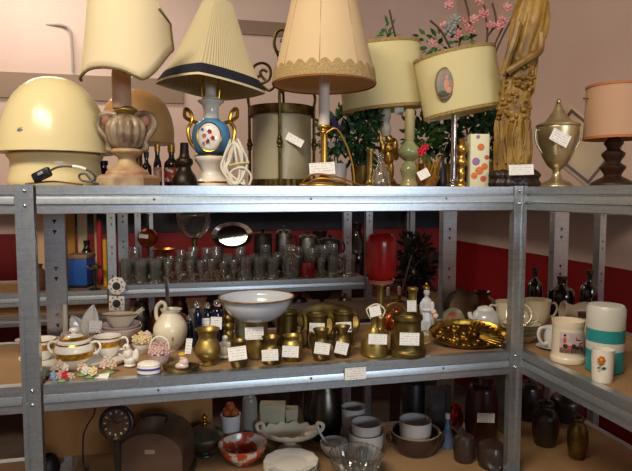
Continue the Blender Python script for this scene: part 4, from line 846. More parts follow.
for i, (lab) in enumerate(('cream bowl with green edge at the bottom of the stack behind the front post', 'cream bowl with green edge in the middle of the stack behind the front post', 'cream bowl with green edge topmost of the stack behind the front post')):
    p = LB(521, 341); t = T('stacked_bowl', lab, 'bowl', (p[0], p[1], ZL+i*.0125), 'bowls stacked behind the front post'); t.hl('bowl_body', [(9, 0), (10, .7), (15, 6), (18.5, 10)], CREAM, th=.8, seg=44); shellh(t, 'green_rim', [(18.2, 9.2), (18.9, 10.2)], mat('green_rim', '#6f7a58', .3), .5); STK = t
t = T('stacked_cup', 'cream cup tipped on its side on the bowl stack behind front post', 'cup', over(STK, 4))
bm = bmesh.new(); k = t.k; lathe_bm(bm, [(0, 0), (6*k, 0), (10*k, 4*k), (12*k, 13*k), (11*k, 13*k), (9*k, 4.5*k), (0, 1.5*k)], 36, Matrix.Translation((-3*k, 0, 11*k)) @ Matrix.Rotation(math.radians(-20), 4, 'Z') @ Matrix.Rotation(math.radians(62), 4, 'X')); t.add('cup_body', bm, CREAM); t.tube('handle', [(t.u+7, t.H(14), 0), (t.u+13, t.H(16), -3), (t.u+14, t.H(8), -4), (t.u+8, t.H(5), -3)], 1, CREAM)
for lab, u, v in (('white cup standing behind the bowl stack, left of the front post', 508, 326), ('white cup standing behind the bowl stack, right of the front post', 537, 324)):
    t = T('spare_cup', lab, 'cup', LB(u, v), 'cups around the bowl stack'); t.hl('cup_body', [(7, 0), (8, 1), (11, 8), (12.5, 22), (13, 25)], CREAM, th=.8); t.tube('handle', loop(t, 1 if u > 520 else -1, 11.5, 7, 20, 8), 1.1, CREAM)
# corner unit, middle level
t = T('picture_mug', 'cream mug printed with a coach and horses scene', 'mug', LB(567, 365, 15)); t.k *= .96
t.hl('mug_body', [(16.2, 0), (17, .8), (16.8, 5), (15.6, 9), (15.4, 34), (15.8, 38), (16.2, 43)], mat('mug_cream', '#e3d6bf', .22, coat=.3), th=1.1, seg=64, sm=3)
def patch(t, r, a0, a1, h0, h1, m, part, off=.35, parent=None):
    bm = bmesh.new(); k = t.k; n = 24; g = []
    for q in (off, off-.25):
        g.append([[bm.verts.new(((r+q)*k*math.sin(a0+(a1-a0)*i/n), -(r+q)*k*math.cos(a0+(a1-a0)*i/n), h*k)) for i in range(n+1)] for h in (h0, h1)])
    for i in range(n):
        bm.faces.new((g[0][0][i], g[0][0][i+1], g[0][1][i+1], g[0][1][i])); bm.faces.new((g[1][0][i+1], g[1][0][i], g[1][1][i], g[1][1][i+1]))
        bm.faces.new((g[0][0][i+1], g[0][0][i], g[1][0][i], g[1][0][i+1])); bm.faces.new((g[0][1][i], g[0][1][i+1], g[1][1][i+1], g[1][1][i]))
    for i in (0, n): bm.faces.new((g[0][0][i], g[0][1][i], g[1][1][i], g[1][0][i]))
    return t.add(part, bm, m, parent)
pp = patch(t, 15.7, -.92, .78, 11.5, 33, mat('print_sky', '#c9b8b4', .4, 0, '#b3a3a8', 60), 'printed_picture')
patch(t, 15.75, -.9, .76, 12, 17, mat('print_ground', '#8f7a6c', .5, 0, '#5a4238', 160), 'printed_ground', parent=pp)
def dab(a, h, w_, hh, m, part='printed_figure'):
    q = Vector((15.9*t.k*math.sin(a), -15.9*t.k*math.cos(a), h*t.k)); bm = bmesh.new(); ell_bm(bm, (0, 0, 0), (w_*t.k, .45*t.k, hh*t.k), None, 10)
    for v in bm.verts: v.co = Matrix.Rotation(a, 3, 'Z') @ v.co + q
    t.add(part, bm, m, pp)
PD = mat('print_dark', '#3a2626', .5); PR2 = mat('print_red', '#8a3430', .5)
for a, h, w_, hh, m in ((-.6, 25, 1.6, 3.6, PR2), (-.6, 30, 1.4, 1.4, PD), (-.55, 19, 2.6, 2.4, PD), (-.3, 18, 2.4, 2.4, PR2), (-.05, 19, 2.6, 2.8, PD), (.2, 17.5, 2.8, 2, PD), (.35, 20, 1.8, 2, PR2), (.5, 17, 1.8, 2.2, PD), (.25, 25.5, 3, .6, PD), (.1, 27, 1, 1.6, PR2), (.45, 22, 3, .5, PD), (-.75, 16, 1, 2, PR2), (-.2, 14.5, .5, 2.6, PD), (0.05, 14.5, .5, 2.6, PD), (.55, 14.5, 1.2, 2, PD)): dab(a, h, w_, hh, m)
t = T('white_cup', 'white cup with ring handle on a saucer, left of the picture mug', 'cup', LB(551, 348)); o = t
t.hl('saucer', [(8, 0), (9, .7), (14, 2.4)], WHITE, th=.7); t.hl('cup_body', [(6, 1), (7, 1.6), (10, 8), (11, 18), (11.4, 21)], WHITE, th=.8, u=t.u+3); t.tube('handle', [(t.u-6, t.H(20), -3), (t.u-13, t.H(20), -5), (t.u-15, t.H(13), -5), (t.u-11, t.H(5), -4), (t.u-5, t.H(5), -3)], 1.7, WHITE)
t = T('canister', 'white plastic canister with teal band, behind the flowered cup', 'canister', LB(604, 374, 14)); TEAL = mat('teal_plastic', '#2b8c92', .35)
t.hl('canister_body', [(16.5, 0), (17.5, 1), (17.5, 22)], TEAL, sm=1); t.hl('canister_top', [(17.5, 22), (17.5, 30), (17.2, 31)], mat('white_plastic', '#c9cac4', .35), sm=1); t.hl('teal_band', [(17.7, 30.6), (17.7, 43)], TEAL, sm=1); t.hl('canister_lid', [(17.6, 43), (18, 62), (16, 66), (0, 67)], MATS['white_plastic'], sm=1)
t = T('flowered_cup', 'small white cup with an orange flower in front of the canister', 'cup', LB(602, 383, 9)); t.hl('cup_body', [(9, 0), (9.6, 1), (10, 14), (10.6, 32)], PORC, th=.9, sm=2); R0 = 9.6
bm = bmesh.new()
for i in range(7): ell_bm(bm, t.P((595+2.6*math.cos(i*.9), t.H(20)+2.6*math.sin(i*.9), -10.6)), (1.7*t.k, .5*t.k, 1.7*t.k), None, 8)
t.add('orange_flower', bm, mat('print_orange', '#d8843c')); t.ell('flower_eye', [((595, t.H(20), -11), (1.5, .6, 1.5))], mat('yellow_glaze', '#d9a838'), None, 8); t.ell('painted_leaf', [((598, t.H(12), -10.2), (2.4, .4, 1.2)), ((593, t.H(12.5), -10.4), (2, .4, 1))], LEAF, None, 8)
t = T('gourd_vase', 'pale gourd-shaped vase lying on its side behind the picture mug', 'vase', LB(582, 327)); k = t.k
bm = bmesh.new(); lathe_bm(bm, smoothp([(0, -18*k), (8*k, -16*k), (12*k, -8*k), (11*k, 2*k), (7*k, 9*k), (7*k, 15*k), (9*k, 20*k), (7*k, 20*k), (5*k, 14*k), (0, 12*k)], 3), 40, Matrix.Translation((0, 0, 14*k)) @ Matrix.Rotation(math.radians(-80), 4, 'Y') @ Matrix.Rotation(0, 4, 'X')); t.add('vase_body', bm, mat('pale_bisque', '#b3a594', .4)); t.hl('cradle', [(10, 0), (9, 2), (8, 3)], DARKW, sy=.7)
t = T('spice_jar', 'tall pale jar peeping between picture mug and canister', 'jar', LB(583, 350)); t.hl('jar_body', [(8, 0), (9, 1), (9, 22), (6, 27), (5, 29), (5, 34)], mat('pale_bisque', '#b3a594')); t.hl('jar_lid', [(6, 33.5), (6, 38), (0, 39)], DARKW, sm=1)
for lab, u, v, r, h in (('dark bottle standing before the red wall, right of front post', 534, 313, 7, 46), ('dark round flask beside the rear post of corner unit', 561, 314, 12, 38), ('dark narrow bottle behind gourd-shaped vase', 588, 318, 8, 48)):
    t = T('dark_bottle', lab, 'bottle', LB(u, v), 'dark bottles at the back of the corner unit'); t.hl('bottle_body', [(r, 0), (r, 2), (r, h*.6), (r*.5, h*.72), (r*.35, h*.8), (r*.35, h*.95)], DGLASS, sm=3); t.hl('bottle_cap', [(r*.42, h*.93), (r*.42, h)], BLACK, sm=1)
# ---------------------------------------------------------------- bottom shelf
def BH(u, s): return B(u, s)
CARD = mat('brown_cardboard', '#a8794a', .85, 0, '#96683c', 5)
t = T('cardboard_sheet', 'large tan cardboard sheet standing at the back of the bottom shelf', 'cardboard', B(140, .40)); t.e.rotation_euler.z = math.atan2(D[1], D[0]); k = t.k
bm = bmesh.new(); bx(bm, -.29, .22, -.004, .004, 0, .235); t.add('cardboard_sheet', bm, CARD)
t = T('cable', 'thin black cable hanging down before the cardboard sheet', 'cable', B(86, .30)); t.tube('cable', [(97, 408, 0), (96, 418, 0), (88, 430, 0), (84, 442, 0), (84, t.H(1.5), 0), (90, t.H(1), -4)], .8, BLACK)
t = T('dark_sphere', 'dark round pot at the far end of the bottom shelf', 'pot', B(48, .27)); t.hl('dark_pot', [(6, 0), (10, 4), (12, 12), (9, 21), (6, 24)], mat('iron', '#2a2522', .45, .5), th=1)
IRON = MATS['iron']; FACE = mat('clock_face', '#3c2c22', .4, .3, '#5e4432', 40)
t = T('desk_clock', 'round dark metal clock with bracket on the bottom shelf', 'clock', B(119, .08)); k = t.k; hc = t.H(0)-432; hc /= t.cf
Mx = Matrix.Translation((0, 0, hc*k)) @ Matrix.Rotation(math.radians(80), 4, 'X')
bm = bmesh.new(); lathe_bm(bm, [(0, -.012), (15*k, -.012), (17*k, -.008), (17*k, .006), (15.5*k, .008), (14*k, .004), (0, .004)], 48, Mx); t.add('clock_case', bm, IRON)
bm = bmesh.new(); lathe_bm(bm, [(0, .0042), (13.5*k, .0042), (13.5*k, .0055), (0, .0055)], 40, Mx); o = t.add('clock_face', bm, FACE)
for i in range(12):
    a = i*math.pi/6; bm = bmesh.new(); ell_bm(bm, (0, 0, 0), (.9*k, 1.4*k, .0006), None, 8)
    for v in bm.verts: v.co = Mx @ (Matrix.Rotation(a, 3, 'Z') @ (v.co+Vector((0, 11*k, .006))))
    t.add('hour_mark', bm, mat('pale_numerals', '#a89a88', .5), o)
for a, l in ((.6, 8), (-1.3, 6)):
    bm = bmesh.new(); bx(bm, -.5*k, .5*k, 0, l*k, .0062, .0072)
    for v in bm.verts: v.co = Mx @ (Matrix.Rotation(a, 3, 'Z') @ v.co)
    t.add('clock_hand', bm, BLACK, o)
t.hl('clock_stand', [(13, 0), (13, 3), (4, 6), (4, hc-17), (7, hc-14)], IRON)
t.tube('bracket', [[(116, t.H(hc+15), 3), (116, t.H(hc+34), 3)], [(122, t.H(hc+15), 3), (122, t.H(hc+34), 3)], [(114, t.H(hc+24), 3), (124, t.H(hc+24), 3)]], 1, IRON, 1, multi=True)
t = T('sewing_machine_case', 'brown domed sewing machine case with carrying handle on bottom shelf', 'case', B(158, .2)); k = t.k; BRN = mat('brown_case', '#5a4232', .45, 0, '#48342a', 10)
bm = bmesh.new(); n = 20; rows = []
for y in (-26*k, 26*k):
    rows.append([bm.verts.new((31*k*math.cos(math.pi*i/n), y, (34+24*math.sin(math.pi*i/n))*k)) for i in range(n+1)]+[bm.verts.new((-31*k, y, 8*k)), bm.verts.new((31*k, y, 8*k))])
m = len(rows[0])
for i in range(m): bm.faces.new((rows[0][i], rows[0][(i+1) % m], rows[1][(i+1) % m], rows[1][i]))
bm.faces.new(rows[0][::-1]); bm.faces.new(rows[1]); t.add('case_dome', bm, BRN)
bm = bmesh.new(); bx(bm, -33*k, 33*k, -28*k, 28*k, 0, 9*k, 1.5*k); t.add('case_base', bm, mat('dark_case_base', '#2e231c', .5))
t.tube('carrying_handle', [(147, t.H(57), -8), (147, t.H(64), -8), (169, t.H(64), -8), (169, t.H(57), -8)], 1.6, BLACK, 4); bm = bmesh.new(); bx(bm, -.012, .014, -26.6*k, -25.8*k, 38*k, 42*k); t.add('name_plate', bm, mat('pale_plate', '#9a8a74', .4, .4))
t = T('coffee_grinder', 'black rounded tin behind the domed case', 'tin', B(150, .345)); t.hl('coffee_grinder', [(16, 0), (17, 1), (17, 18), (14, 24), (6, 27), (0, 28)], BLACK)
t = T('silver_sugar_bowl', 'tarnished silver lidded bowl with golden finial on the bottom shelf', 'bowl', B(205, .315)); SIL = mat('tarnished_silver', '#7e7c66', .35, .8, '#5a5846', 16)
t.hl('bowl_body', [(9, 0), (9, 2), (6, 4), (13, 9), (18, 16), (19, 20)], SIL); o = t.hl('lid', [(19.5, 20), (18, 22), (12, 27), (5, 30), (2, 31)], SIL, mod=lambda a, r, z: (r*(1+.02*math.sin(12*a)), z)); t.hl('finial', [(2, 30.6), (3.4, 33), (1.6, 36), (2.6, 39), (0, 43)], GOLD, parent=o)
def patterned():
    m = mat('imari_pattern', '#d9d0c4', .25, 0, '#c2481f', 32, coat=.4, lo=.48, hi=.54); return m
t = T('imari_bowl', 'wide bowl painted with orange red and dark blue pattern', 'bowl', B(243, .24)); t.hl('bowl_body', [(9, 0), (10, 1.5), (16, 6), (21, 12), (24, 20)], patterned(), th=.9, seg=56)
shellh(t, 'orange_rim', [(23.4, 18.6), (24.5, 20.6)], mat('orange_rim', '#c06a4a', .3), .6)
for i in range(7):
    a = i*.9; bm = bmesh.new(); q = Vector((14*t.k*math.cos(a), 14*t.k*math.sin(a), 7.2*t.k)); ell_bm(bm, q, (4*t.k, 4*t.k, 1.2*t.k), None, 10); t.add('painted_panel', bm, mat('cobalt_dark', '#22304a', .25) if i % 2 else mat('imari_red', '#b8401f', .3))
t = T('shell_dish', 'ornate white shell-edged dish on a low foot', 'dish', B(290, .30)); t.hl('dish_foot', [(12, 0), (11, 2), (6, 5), (8, 9)], CREAM, sy=.7)
shellh(t, 'dish_body', [(7, 9), (18, 10.5), (26, 14), (30, 19)], CREAM, 1.2, None, 120, 1, .62, lambda a, r, z: (r*(1+.05*math.sin(14*a)*(r > 20*t.k)), z+(.9*t.k*math.sin(14*a) if r > 20*t.k else 0)))
for sg in (-1, 1): t.tube('scroll_handle', [(t.u+sg*22, t.H(14), 0), (t.u+sg*31, t.H(18), 0), (t.u+sg*33, t.H(24), 0), (t.u+sg*28, t.H(26), 0), (t.u+sg*26, t.H(22), 0)], 1.8, CREAM)
PL = None
for i, lab in enumerate(('lowest white plate stacked in front of the shell dish', 'white scalloped plate in the middle of the stack before the shell dish', 'topmost white scalloped plate of the stack before the shell dish')):
    p = B(291, .165); t = T('dinner_plate', lab, 'plate', (p[0], p[1], ZB+i*.009), 'white plates before the shell dish'); t.hl('dinner_plate', [(16, 0), (17, .6), (22, 2.4), (27, 4)], PORC, th=.9, seg=72, mod=lambda a, r, z: (r*(1+.02*math.sin(12*a)), z))
for lab, u, w_, h, s in (('pale green cardboard box behind the shell dish', 273, 24, 36, .387), ('smaller pale box next to the pale green one', 292, 11, 29, .387)):
    t = T('gift_box', lab, 'box', B(u, s)); t.box('box_body', u-w_/2, u+w_/2, t.H(h*.8), t.H(0), -6, 6, mat('pale_box_card', '#b9b398', .7), .4); t.box('box_lid', u-w_/2-.6, u+w_/2+.6, t.H(h), t.H(h*.72), -6.6, 6.6, mat('pale_box_card', '#b9b398'), .4)
t = T('fruit_pot', 'grey white pot holding orange fruit ornaments behind painted bowl', 'pot', B(231, .35)); t.hl('fruit_pot', [(6, 0), (7, 1), (9, 20), (10, 34)], WHITE, th=1)
for p, h in ((-4, 36), (4, 35.5), (0, 41)): t.ell('orange_fruit', [((t.u+p*.85, t.H(h), -1 if h > 40 else 0), (5, 5, 5))], mat('orange_skin', '#b5602c', .5, 0, '#9a4a20', 40, .2), None, 12)
t = T('white_jug', 'pale narrow jar between fruit pot and pale green box', 'jar', B(250, .37)); t.hl('white_jug', [(6, 0), (7, 2), (7.4, 40), (5, 48), (5, 52)], mat('grey_glass', '#8f8f86', .2, coat=.3), th=1)
t = T('pewter_jug', 'large dark pewter jug with shining highlight beneath the label', 'jug', B(325, .36)); PEWD = mat('dark_pewter', '#4e4a42', .28, .95, '#353028', 10)
t.hl('jug_body', [(13, 0), (15, 1), (18, 14), (18.5, 28), (15, 44), (12, 54), (13, 60)], PEWD, th=1, seg=56); t.tube('handle', loop(t, -1, 16, 12, 48, 6), 1.6, PEWD)
GW = mat('greyish_enamel', '#c4c1bf', .3, 0, '#b2aeae', 8, coat=.3); DKI = mat('stained_inside', '#6a5c48', .5, 0, '#4c4034', 12)
def pot(label, u, s, r, h, z=0, lip=None, tilt=None, name='enamel_pot', m=GW, grp='enamel pots on the bottom shelf'):
    p = B(u, s); t = T(name, label, 'pot', (p[0], p[1], ZB+z), grp); t.hl('pot_body', [(r*.72, 0), (r*.8, 1), (r*.96, h*.5), (r, h)], m, th=.9, seg=48)
    shellh(t, 'dark_rim', [(r*.99, h-.6), (r*1.03, h+.5)], DKI, .7)
    if tilt: t.e.rotation_euler = tilt
    return t
p0 = pot('wide greyish enamel pot at the bottom of the nested pair', 366, .21, 17.5, 24)
p1 = pot('greyish enamel pot nested inside the wide pot, below the shelf label', 366, .21, 15, 22, z=.034)
p2 = pot('greyish enamel pot tilted on its side beside pewter jug', 353, .302, 12, 36, tilt=None); 
t = T('ladle', 'white enamel ladle bowl resting before the nested pots', 'ladle', B(334, .22)); t.hl('ladle_bowl', [(0, 0), (8, 2), (13, 9), (14, 15)], GW, th=.9); t.tube('ladle_handle', [(326, t.H(14), 0), (320, t.H(24), 3), (317, t.H(34), 6)], 1.2, GW)
t = T('glass_dish', 'cut glass dish standing in front of the nested enamel pots', 'dish', B(356, .085)); t.hl('glass_dish', [(14, 0), (15, 1.5), (22, 10), (27, 24)], GLASS, th=1.4, seg=96, mod=lambda a, r, z: (r*(1+.03*math.sin(24*a)), z))
t = T('brown_casserole', 'dark brown casserole holding the greyish pot at the right', 'casserole', B(415, .2)); t.hl('brown_casserole', [(17, 0), (19, 1.5), (23, 10), (24, 20)], mat('brown_stoneware', '#3e2c24', .25, coat=.3), th=1.2, seg=48)
for sg in (-1, 1): t.tube('lug_handle', loop(t, sg, 22.5, 9, 17, 5), 1.8, MATS['brown_stoneware'])
shellh(t, 'cream_rim', [(23.6, 19), (24.6, 21)], mat('cream_rim', '#a8947c', .4), 1)
pot('greyish enamel pot sitting in the brown casserole', 415, .2, 16, 30, z=.006)
t = T('standing_frame', 'small dark picture frame standing at the back of the bottom shelf', 'picture frame', B(437, .33)); k = t.k
bm = bmesh.new(); h0, h1, w_ = 2, 44, 13
for a in ((-w_, w_, h0, h0+5), (-w_, w_, h1-5, h1), (-w_, -w_+5, h0+5, h1-5), (w_-5, w_, h0+5, h1-5)): bx(bm, a[0]*k, a[1]*k, -1.6*k, 1.6*k, a[2]*k, a[3]*k)
o = t.add('frame', bm, mat('dark_frame', '#4a3f36', .4, .3)); bm = bmesh.new(); bx(bm, -(w_-5)*k, (w_-5)*k, -.4*k, .8*k, (h0+5)*k, (h1-5)*k); t.add('print', bm, mat('grey_print', '#5a5550', .5, 0, '#332e2c', 20))
bm = bmesh.new(); bx(bm, -8*k, 8*k, -2*k, 6*k, 0, 2*k); t.add('frame_foot', bm, BLACK)
TN = T('black_tin', 'tall black tin with a yellow bowl on top, under the shelf', 'tin', B(413, .37)); TN.hl('tin_body', [(10, 0), (11, 1), (11, 48), (10, 50)], BLACK, sm=1); TN.hl('tin_lid', [(11.4, 45), (11.4, 51)], mat('dark_lid', '#26221e', .3, .6), sm=1)
t = T('yellow_bowl', 'yellow bowl perched on a black tin', 'bowl', over(TN, 51.8)); t.hl('yellow_bowl', [(6, 0), (7, 1), (11, 5), (13, 9)], mat('yellow_enamel', '#cf9a1c', .3, coat=.3), th=.9)
t = T('red_pot', 'little bright red pot beside the labelled dark barrel', 'pot', B(457, .33)); t.hl('red_pot', [(4, 0), (6, 4), (6.5, 12), (4, 18), (5, 22)], mat('red_enamel', '#b51f18', .25, coat=.4), th=.7)
t = T('dark_barrel', 'dark red ribbed barrel jar carrying a white label', 'jar', B(481, .22)); OX = mat('dark_oxblood', '#341614', .35, coat=.2); t.hl('barrel_body', [(13, 0), (14, 2), (16, 16), (16, 36), (13, 54), (10, 59), (11, 66)], OX, mod=lambda a, r, z: (r*(1+.012*math.sin(z/t.k*1.2)), z)); t.tag(480, 420, 17, 9, -17.4, 3)
t = T('face_vase', 'tall pale vase with a carved face behind the front post', 'vase', B(506, .27)); t.hl('vase_body', [(8, 0), (9, 2), (8, 12), (11, 24), (13, 40), (11, 58), (8, 66), (9, 70)], mat('mossy_bisque', '#6f6a52', .5, 0, '#8a8468', 20))
t.ell('carved_face', [((506, t.H(36), -9), (9, 5, 14))], MATS['mossy_bisque']); t.ell('carved_nose', [((506, t.H(36), -14), (1.8, 2, 4))], MATS['mossy_bisque']); 
for sg in (-1, 1): t.ell('carved_eye', [((506+sg*3.6, t.H(41), -12.5), (2, 1.6, 1.3))], BLACK, None, 10)
t.ell('carved_mouth', [((506, t.H(29), -13), (3, 1.4, 1))], mat('dark_mouth', '#3a241c', .5), None, 10)
t = T('blue_bottle', 'small pale blue cone-shaped bottle near the bottom of picture', 'bottle', B(447, .2)); t.hl('bottle_body', [(6, 0), (6.5, 1), (5.5, 10), (3, 20), (1.8, 26), (1.8, 30)], mat('pale_blue_glass', '#5f78a0', .2, coat=.4)); t.hl('bottle_cap', [(2.4, 29), (2.4, 34), (0, 35)], WHITE, sm=1)
t = T('wooden_block', 'tan wooden block behind the red pot', 'block', B(450, .395)); t.box('wooden_block', 444, 457, t.H(16), t.H(0), -3, 3, CARD, .5)
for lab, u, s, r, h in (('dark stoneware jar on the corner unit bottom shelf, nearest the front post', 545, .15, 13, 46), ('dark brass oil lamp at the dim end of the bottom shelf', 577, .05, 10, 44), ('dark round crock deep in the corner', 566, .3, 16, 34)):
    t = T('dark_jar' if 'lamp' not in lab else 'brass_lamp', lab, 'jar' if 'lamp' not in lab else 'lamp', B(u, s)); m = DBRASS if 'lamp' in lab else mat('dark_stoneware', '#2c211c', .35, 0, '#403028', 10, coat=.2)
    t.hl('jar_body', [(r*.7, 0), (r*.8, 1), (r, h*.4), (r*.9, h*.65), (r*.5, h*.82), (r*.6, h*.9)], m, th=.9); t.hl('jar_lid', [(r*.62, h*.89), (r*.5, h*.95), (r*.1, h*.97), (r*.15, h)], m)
# ---------------------------------------------------------------- rear shelves
def GLK(): pass
def glass_proto(name, label, prof, grp, th=.0012, handle=False, m=GLASS):
    # prof: outer silhouette (r, z) in metres; solid stem below the bowl where th gives no room
    o, cut = prof
    p = smoothp(o, 3); inn = [(r-th, z) for r, z in reversed(p) if z >= cut and r-th > .002]; inn.append((0, cut+.0005))
    bm = bmesh.new(); lathe_bm(bm, [(0, 0)]+p+inn, 20)
    if handle: tube_bm(bm, smoothp([(o[-1][0]*.96, 0, o[-1][1]*.8), (o[-1][0]*1.5, 0, o[-1][1]*.8), (o[-1][0]*1.6, 0, o[-1][1]*.4), (o[-1][0]*.96, 0, o[-1][1]*.2)], 4), .004, 8)
    return single(name, label, 'glass', bm, m, (0, 0, 0), grp)
G1 = glass_proto('wine_glass', 'clear stemmed wine glass crowded on the rear shelf', ([(.03, 0), (.03, .002), (.006, .006), (.004, .03), (.004, .055), (.012, .065), (.03, .085), (.034, .11), (.03, .15)], .062), 'stemmed glasses on the rear shelf')
G2 = glass_proto('tumbler', 'clear straight tumbler crowded on the rear shelf', ([(.03, 0), (.031, .002), (.033, .05), (.036, .105)], .006), 'tumblers on the rear shelf')
G3 = glass_proto('beer_mug', 'clear glass mug with handle on the rear shelf', ([(.036, 0), (.037, .002), (.035, .05), (.038, .11)], .01), 'glass mugs on the rear shelf', .002, True)
G4 = glass_proto('sherry_glass', 'small clear footed sherry glass on the rear shelf', ([(.026, 0), (.026, .002), (.005, .005), (.004, .03), (.016, .045), (.024, .07), (.022, .1)], .04), 'sherry glasses on the rear shelf')
used = set(); random.seed(11); RAD = {'wine_glass': .0345, 'tumbler': .0365, 'beer_mug': .052, 'sherry_glass': .0265}
for nm in RAD: bpy.data.objects[nm].name = nm
taken = [(R(308, .055), .04), (R(291, .075), .047)]
for row, s in enumerate((.047, .115, .18, .245, .285)):
    u = 126+row*3
    while u < 354-row*2:
        kind = G2 if (u < 165 or 240 < u < 275) and row < 3 else (G3 if 325 < u < 352 and row < 2 else random.choice((G1, G1, G4, G2)))
        if row == 0 and kind is G1: kind = G4
        sc = random.uniform(.9, 1.06); rr = RAD[kind.name]*sc*.86; p = R(u, s)
        if any((p[0]-q[0])**2+(p[1]-q[1])**2 < (rr+r0+.001)**2 for q, r0 in taken): u += 1.5; continue
        taken.append((p, rr)); lo = (p[0], p[1], ZL)
        if kind not in used: kind.location = lo; kind.scale = (sc*.86, sc*.86, sc*1.04); used.add(kind)
        else: dup(kind, lo, random.uniform(0, 6), None, None, (sc*.86, sc*.86, sc*1.04))
        u += 3
t = T('votive_glass', 'dark red votive glass among the clear glasses', 'glass', R(308, .055)); t.hl('votive_glass', [(6, 0), (7, 1), (7.5, 8), (7, 15)], mat('ruby_votive', '#6a1018', .12, coat=.5), th=.8)
t = T('glass_decanter', 'squat clear glass decanter between votive and mugs', 'decanter', R(291, .075)); t.hl('decanter_body', [(8, 0), (8.6, 1), (8.6, 18), (4, 24), (4, 27)], GLASS, th=.8); t.hl('stopper', [(3.6, 27), (4, 32), (0, 33)], GLASS)
# pans and trays behind the glasses, on the rear unit
def R2(u, s, z=ZL): return along(u, s, z, RO)
t = T('silver_tray', 'polished oval silver tray leaning upright at the back of the glasses', 'tray', R(233, .395)); k = t.k; hc = (t.v-236)/t.cf
EAS = mat('easel_wire', '#4a4a48', .4, .8)
bm = bmesh.new(); lathe_bm(bm, [(0, 0), (15*k, 0), (16*k, .006), (20.5*k, .012), (20.5*k, .016), (15.5*k, .009), (15*k, .004), (0, .004)], 56, Matrix.Translation((0, 0, hc*k)) @ Matrix.Rotation(math.radians(74), 4, 'X'), 1, .66); t.add('tray_plate', bm, CHROME)
t.tube('plate_stand', [[(222, t.H(0), -2), (222, t.H(hc-10), 0)], [(244, t.H(0), -2), (244, t.H(hc-10), 0)], [(222, t.H(1), 6), (222, t.H(hc), 4)], [(244, t.H(1), 6), (244, t.H(hc), 4)], [(222, t.H(1), 2), (244, t.H(1), 2)], [(222, t.H(1), -2), (222, t.H(1), 6)], [(244, t.H(1), -2), (244, t.H(1), 6)]], .8, EAS, 1, multi=True)
t = T('copper_pan', 'round copper pan with paper tag hanging by the slotted rear post', 'pan', R(149, .36)); k = t.k; hc = (t.v-238)/t.cf
bm = bmesh.new(); lathe_bm(bm, [(0, -.03), (8*k, -.03), (9.4*k, -.02), (9.6*k, .004), (9*k, .004), (8*k, -.024), (0, -.025)], 40, Matrix.Translation((0, 0, hc*k)) @ Matrix.Rotation(math.radians(-84), 4, 'X')); t.add('pan_bowl', bm, COPPER)
t.box('pan_handle', 147.6, 150.4, t.H(hc+24), t.H(hc+8), -1, 0, mat('pan_iron', '#5a5048', .4, .7), .3); t.tag(147, 237, 9, 4, -8, 6); t.hl('pan_stand', [(8, 0), (8, 1), (1.2, 3), (1.2, hc-8)], IRON)
t = T('copper_dish', 'shallow copper dish on a stand below the hanging copper pan', 'dish', R(164, .36)); t.hl('dish_stand', [(7, 0), (6, 1), (2, 3), (2, 20)], DBRASS); t.hl('copper_dish', [(4, 20), (9, 22), (12.6, 25)], COPPER, th=.8)
t = T('glass_bowl', 'large smoky glass bowl on a stand behind the glasses', 'bowl', R(195, .36)); SMOKE = mat('smoky_glass', '#6f6a5c', .1, 0, coat=.5)
t.hl('bowl_stand', [(9, 0), (8, 2), (3, 4), (3, 34)], DBRASS); t.hl('glass_bowl', [(4, 34), (10, 38), (15, 46), (17, 58), (15, 64)], GLASS, th=.9)
for lab, u, s, r, h, m in (('black enamel saucepan behind the glasses, right of the silver tray', 263, .36, 9, 42, IRON), ('steel coffee pot shining behind the tall tumblers', 284, .36, 8, 44, STEEL), ('steel pot with lid at the back, beside the rear back post', 308, .36, 9, 38, STEEL), ('black pan at the back of the rear shelf, nearest the red lantern', 330, .36, 10, 34, BLACK)):
    t = T('cooking_pot', lab, 'pot', R(u, s), 'pots behind the glasses'); t.hl('pot_body', [(r*.9, 0), (r, 1), (r, h*.8), (r*.95, h*.84)], m, sm=1); t.hl('pot_lid', [(r*1.04, h*.84), (r*.9, h*.9), (r*.15, h*.93), (r*.2, h), (0, h*1.01)], m, sm=1); t.tube('handle', loop(t, 1, r*.95, h*.4, h*.75, 5), .9, BLACK)
# decorative tiles hanging from the rear post
q = W(0, 0); RP = (RO[0]-D[0]*.022-N[0]*.012, RO[1]-D[1]*.022-N[1]*.012)
for lab, nm, u, v, rnd in (('round white ornamental dial hanging on the slotted rear post', 'wall_dial', 117, 285.5, 1), ('square white ornamental dial hanging below the round one', 'wall_dial', 117, 303, 0)):
    X_, Y_ = RP; yv = (235.5-v)/F; z = CZ+Y_*(-ST+yv*CT)/(CT+yv*ST); t = T(nm, lab, 'ornament', (along(u, -.026, z, RO)[0], along(u, -.026, z, RO)[1], z), 'dials hanging on the rear post'); k = t.k
    bm = bmesh.new(); Rx = Matrix.Rotation(math.radians(90), 4, 'X')
    if rnd: lathe_bm(bm, [(0, -.004), (8.5*k, -.004), (9*k, 0), (8.5*k, .005), (4.5*k, .007), (0, .004)], 64, Rx, 1, 1, lambda a, r, zz: (r*(1+.06*math.sin(8*a)), zz))
    else: bx(bm, -8*k, 8*k, -.006, .004, -7.5*k, 7.5*k, 1*k)
    t.add('plaque', bm, PORC); bm = bmesh.new(); lathe_bm(bm, [(0, .004), (4*k, .004), (4*k, .0085), (0, .0095)], 32, Rx); t.add('dial_face', bm, mat('dial_grey', '#4a5058', .3, 0, '#2c3036', 30))
    for i in range(8):
        a = i*math.pi/4+.2; t.ell('painted_dot', [((117+6.3*math.cos(a), v+6.1*math.sin(a), -2.0), (.8, .5, .8))], BLUEP if i % 2 else GOLD, None, 8)
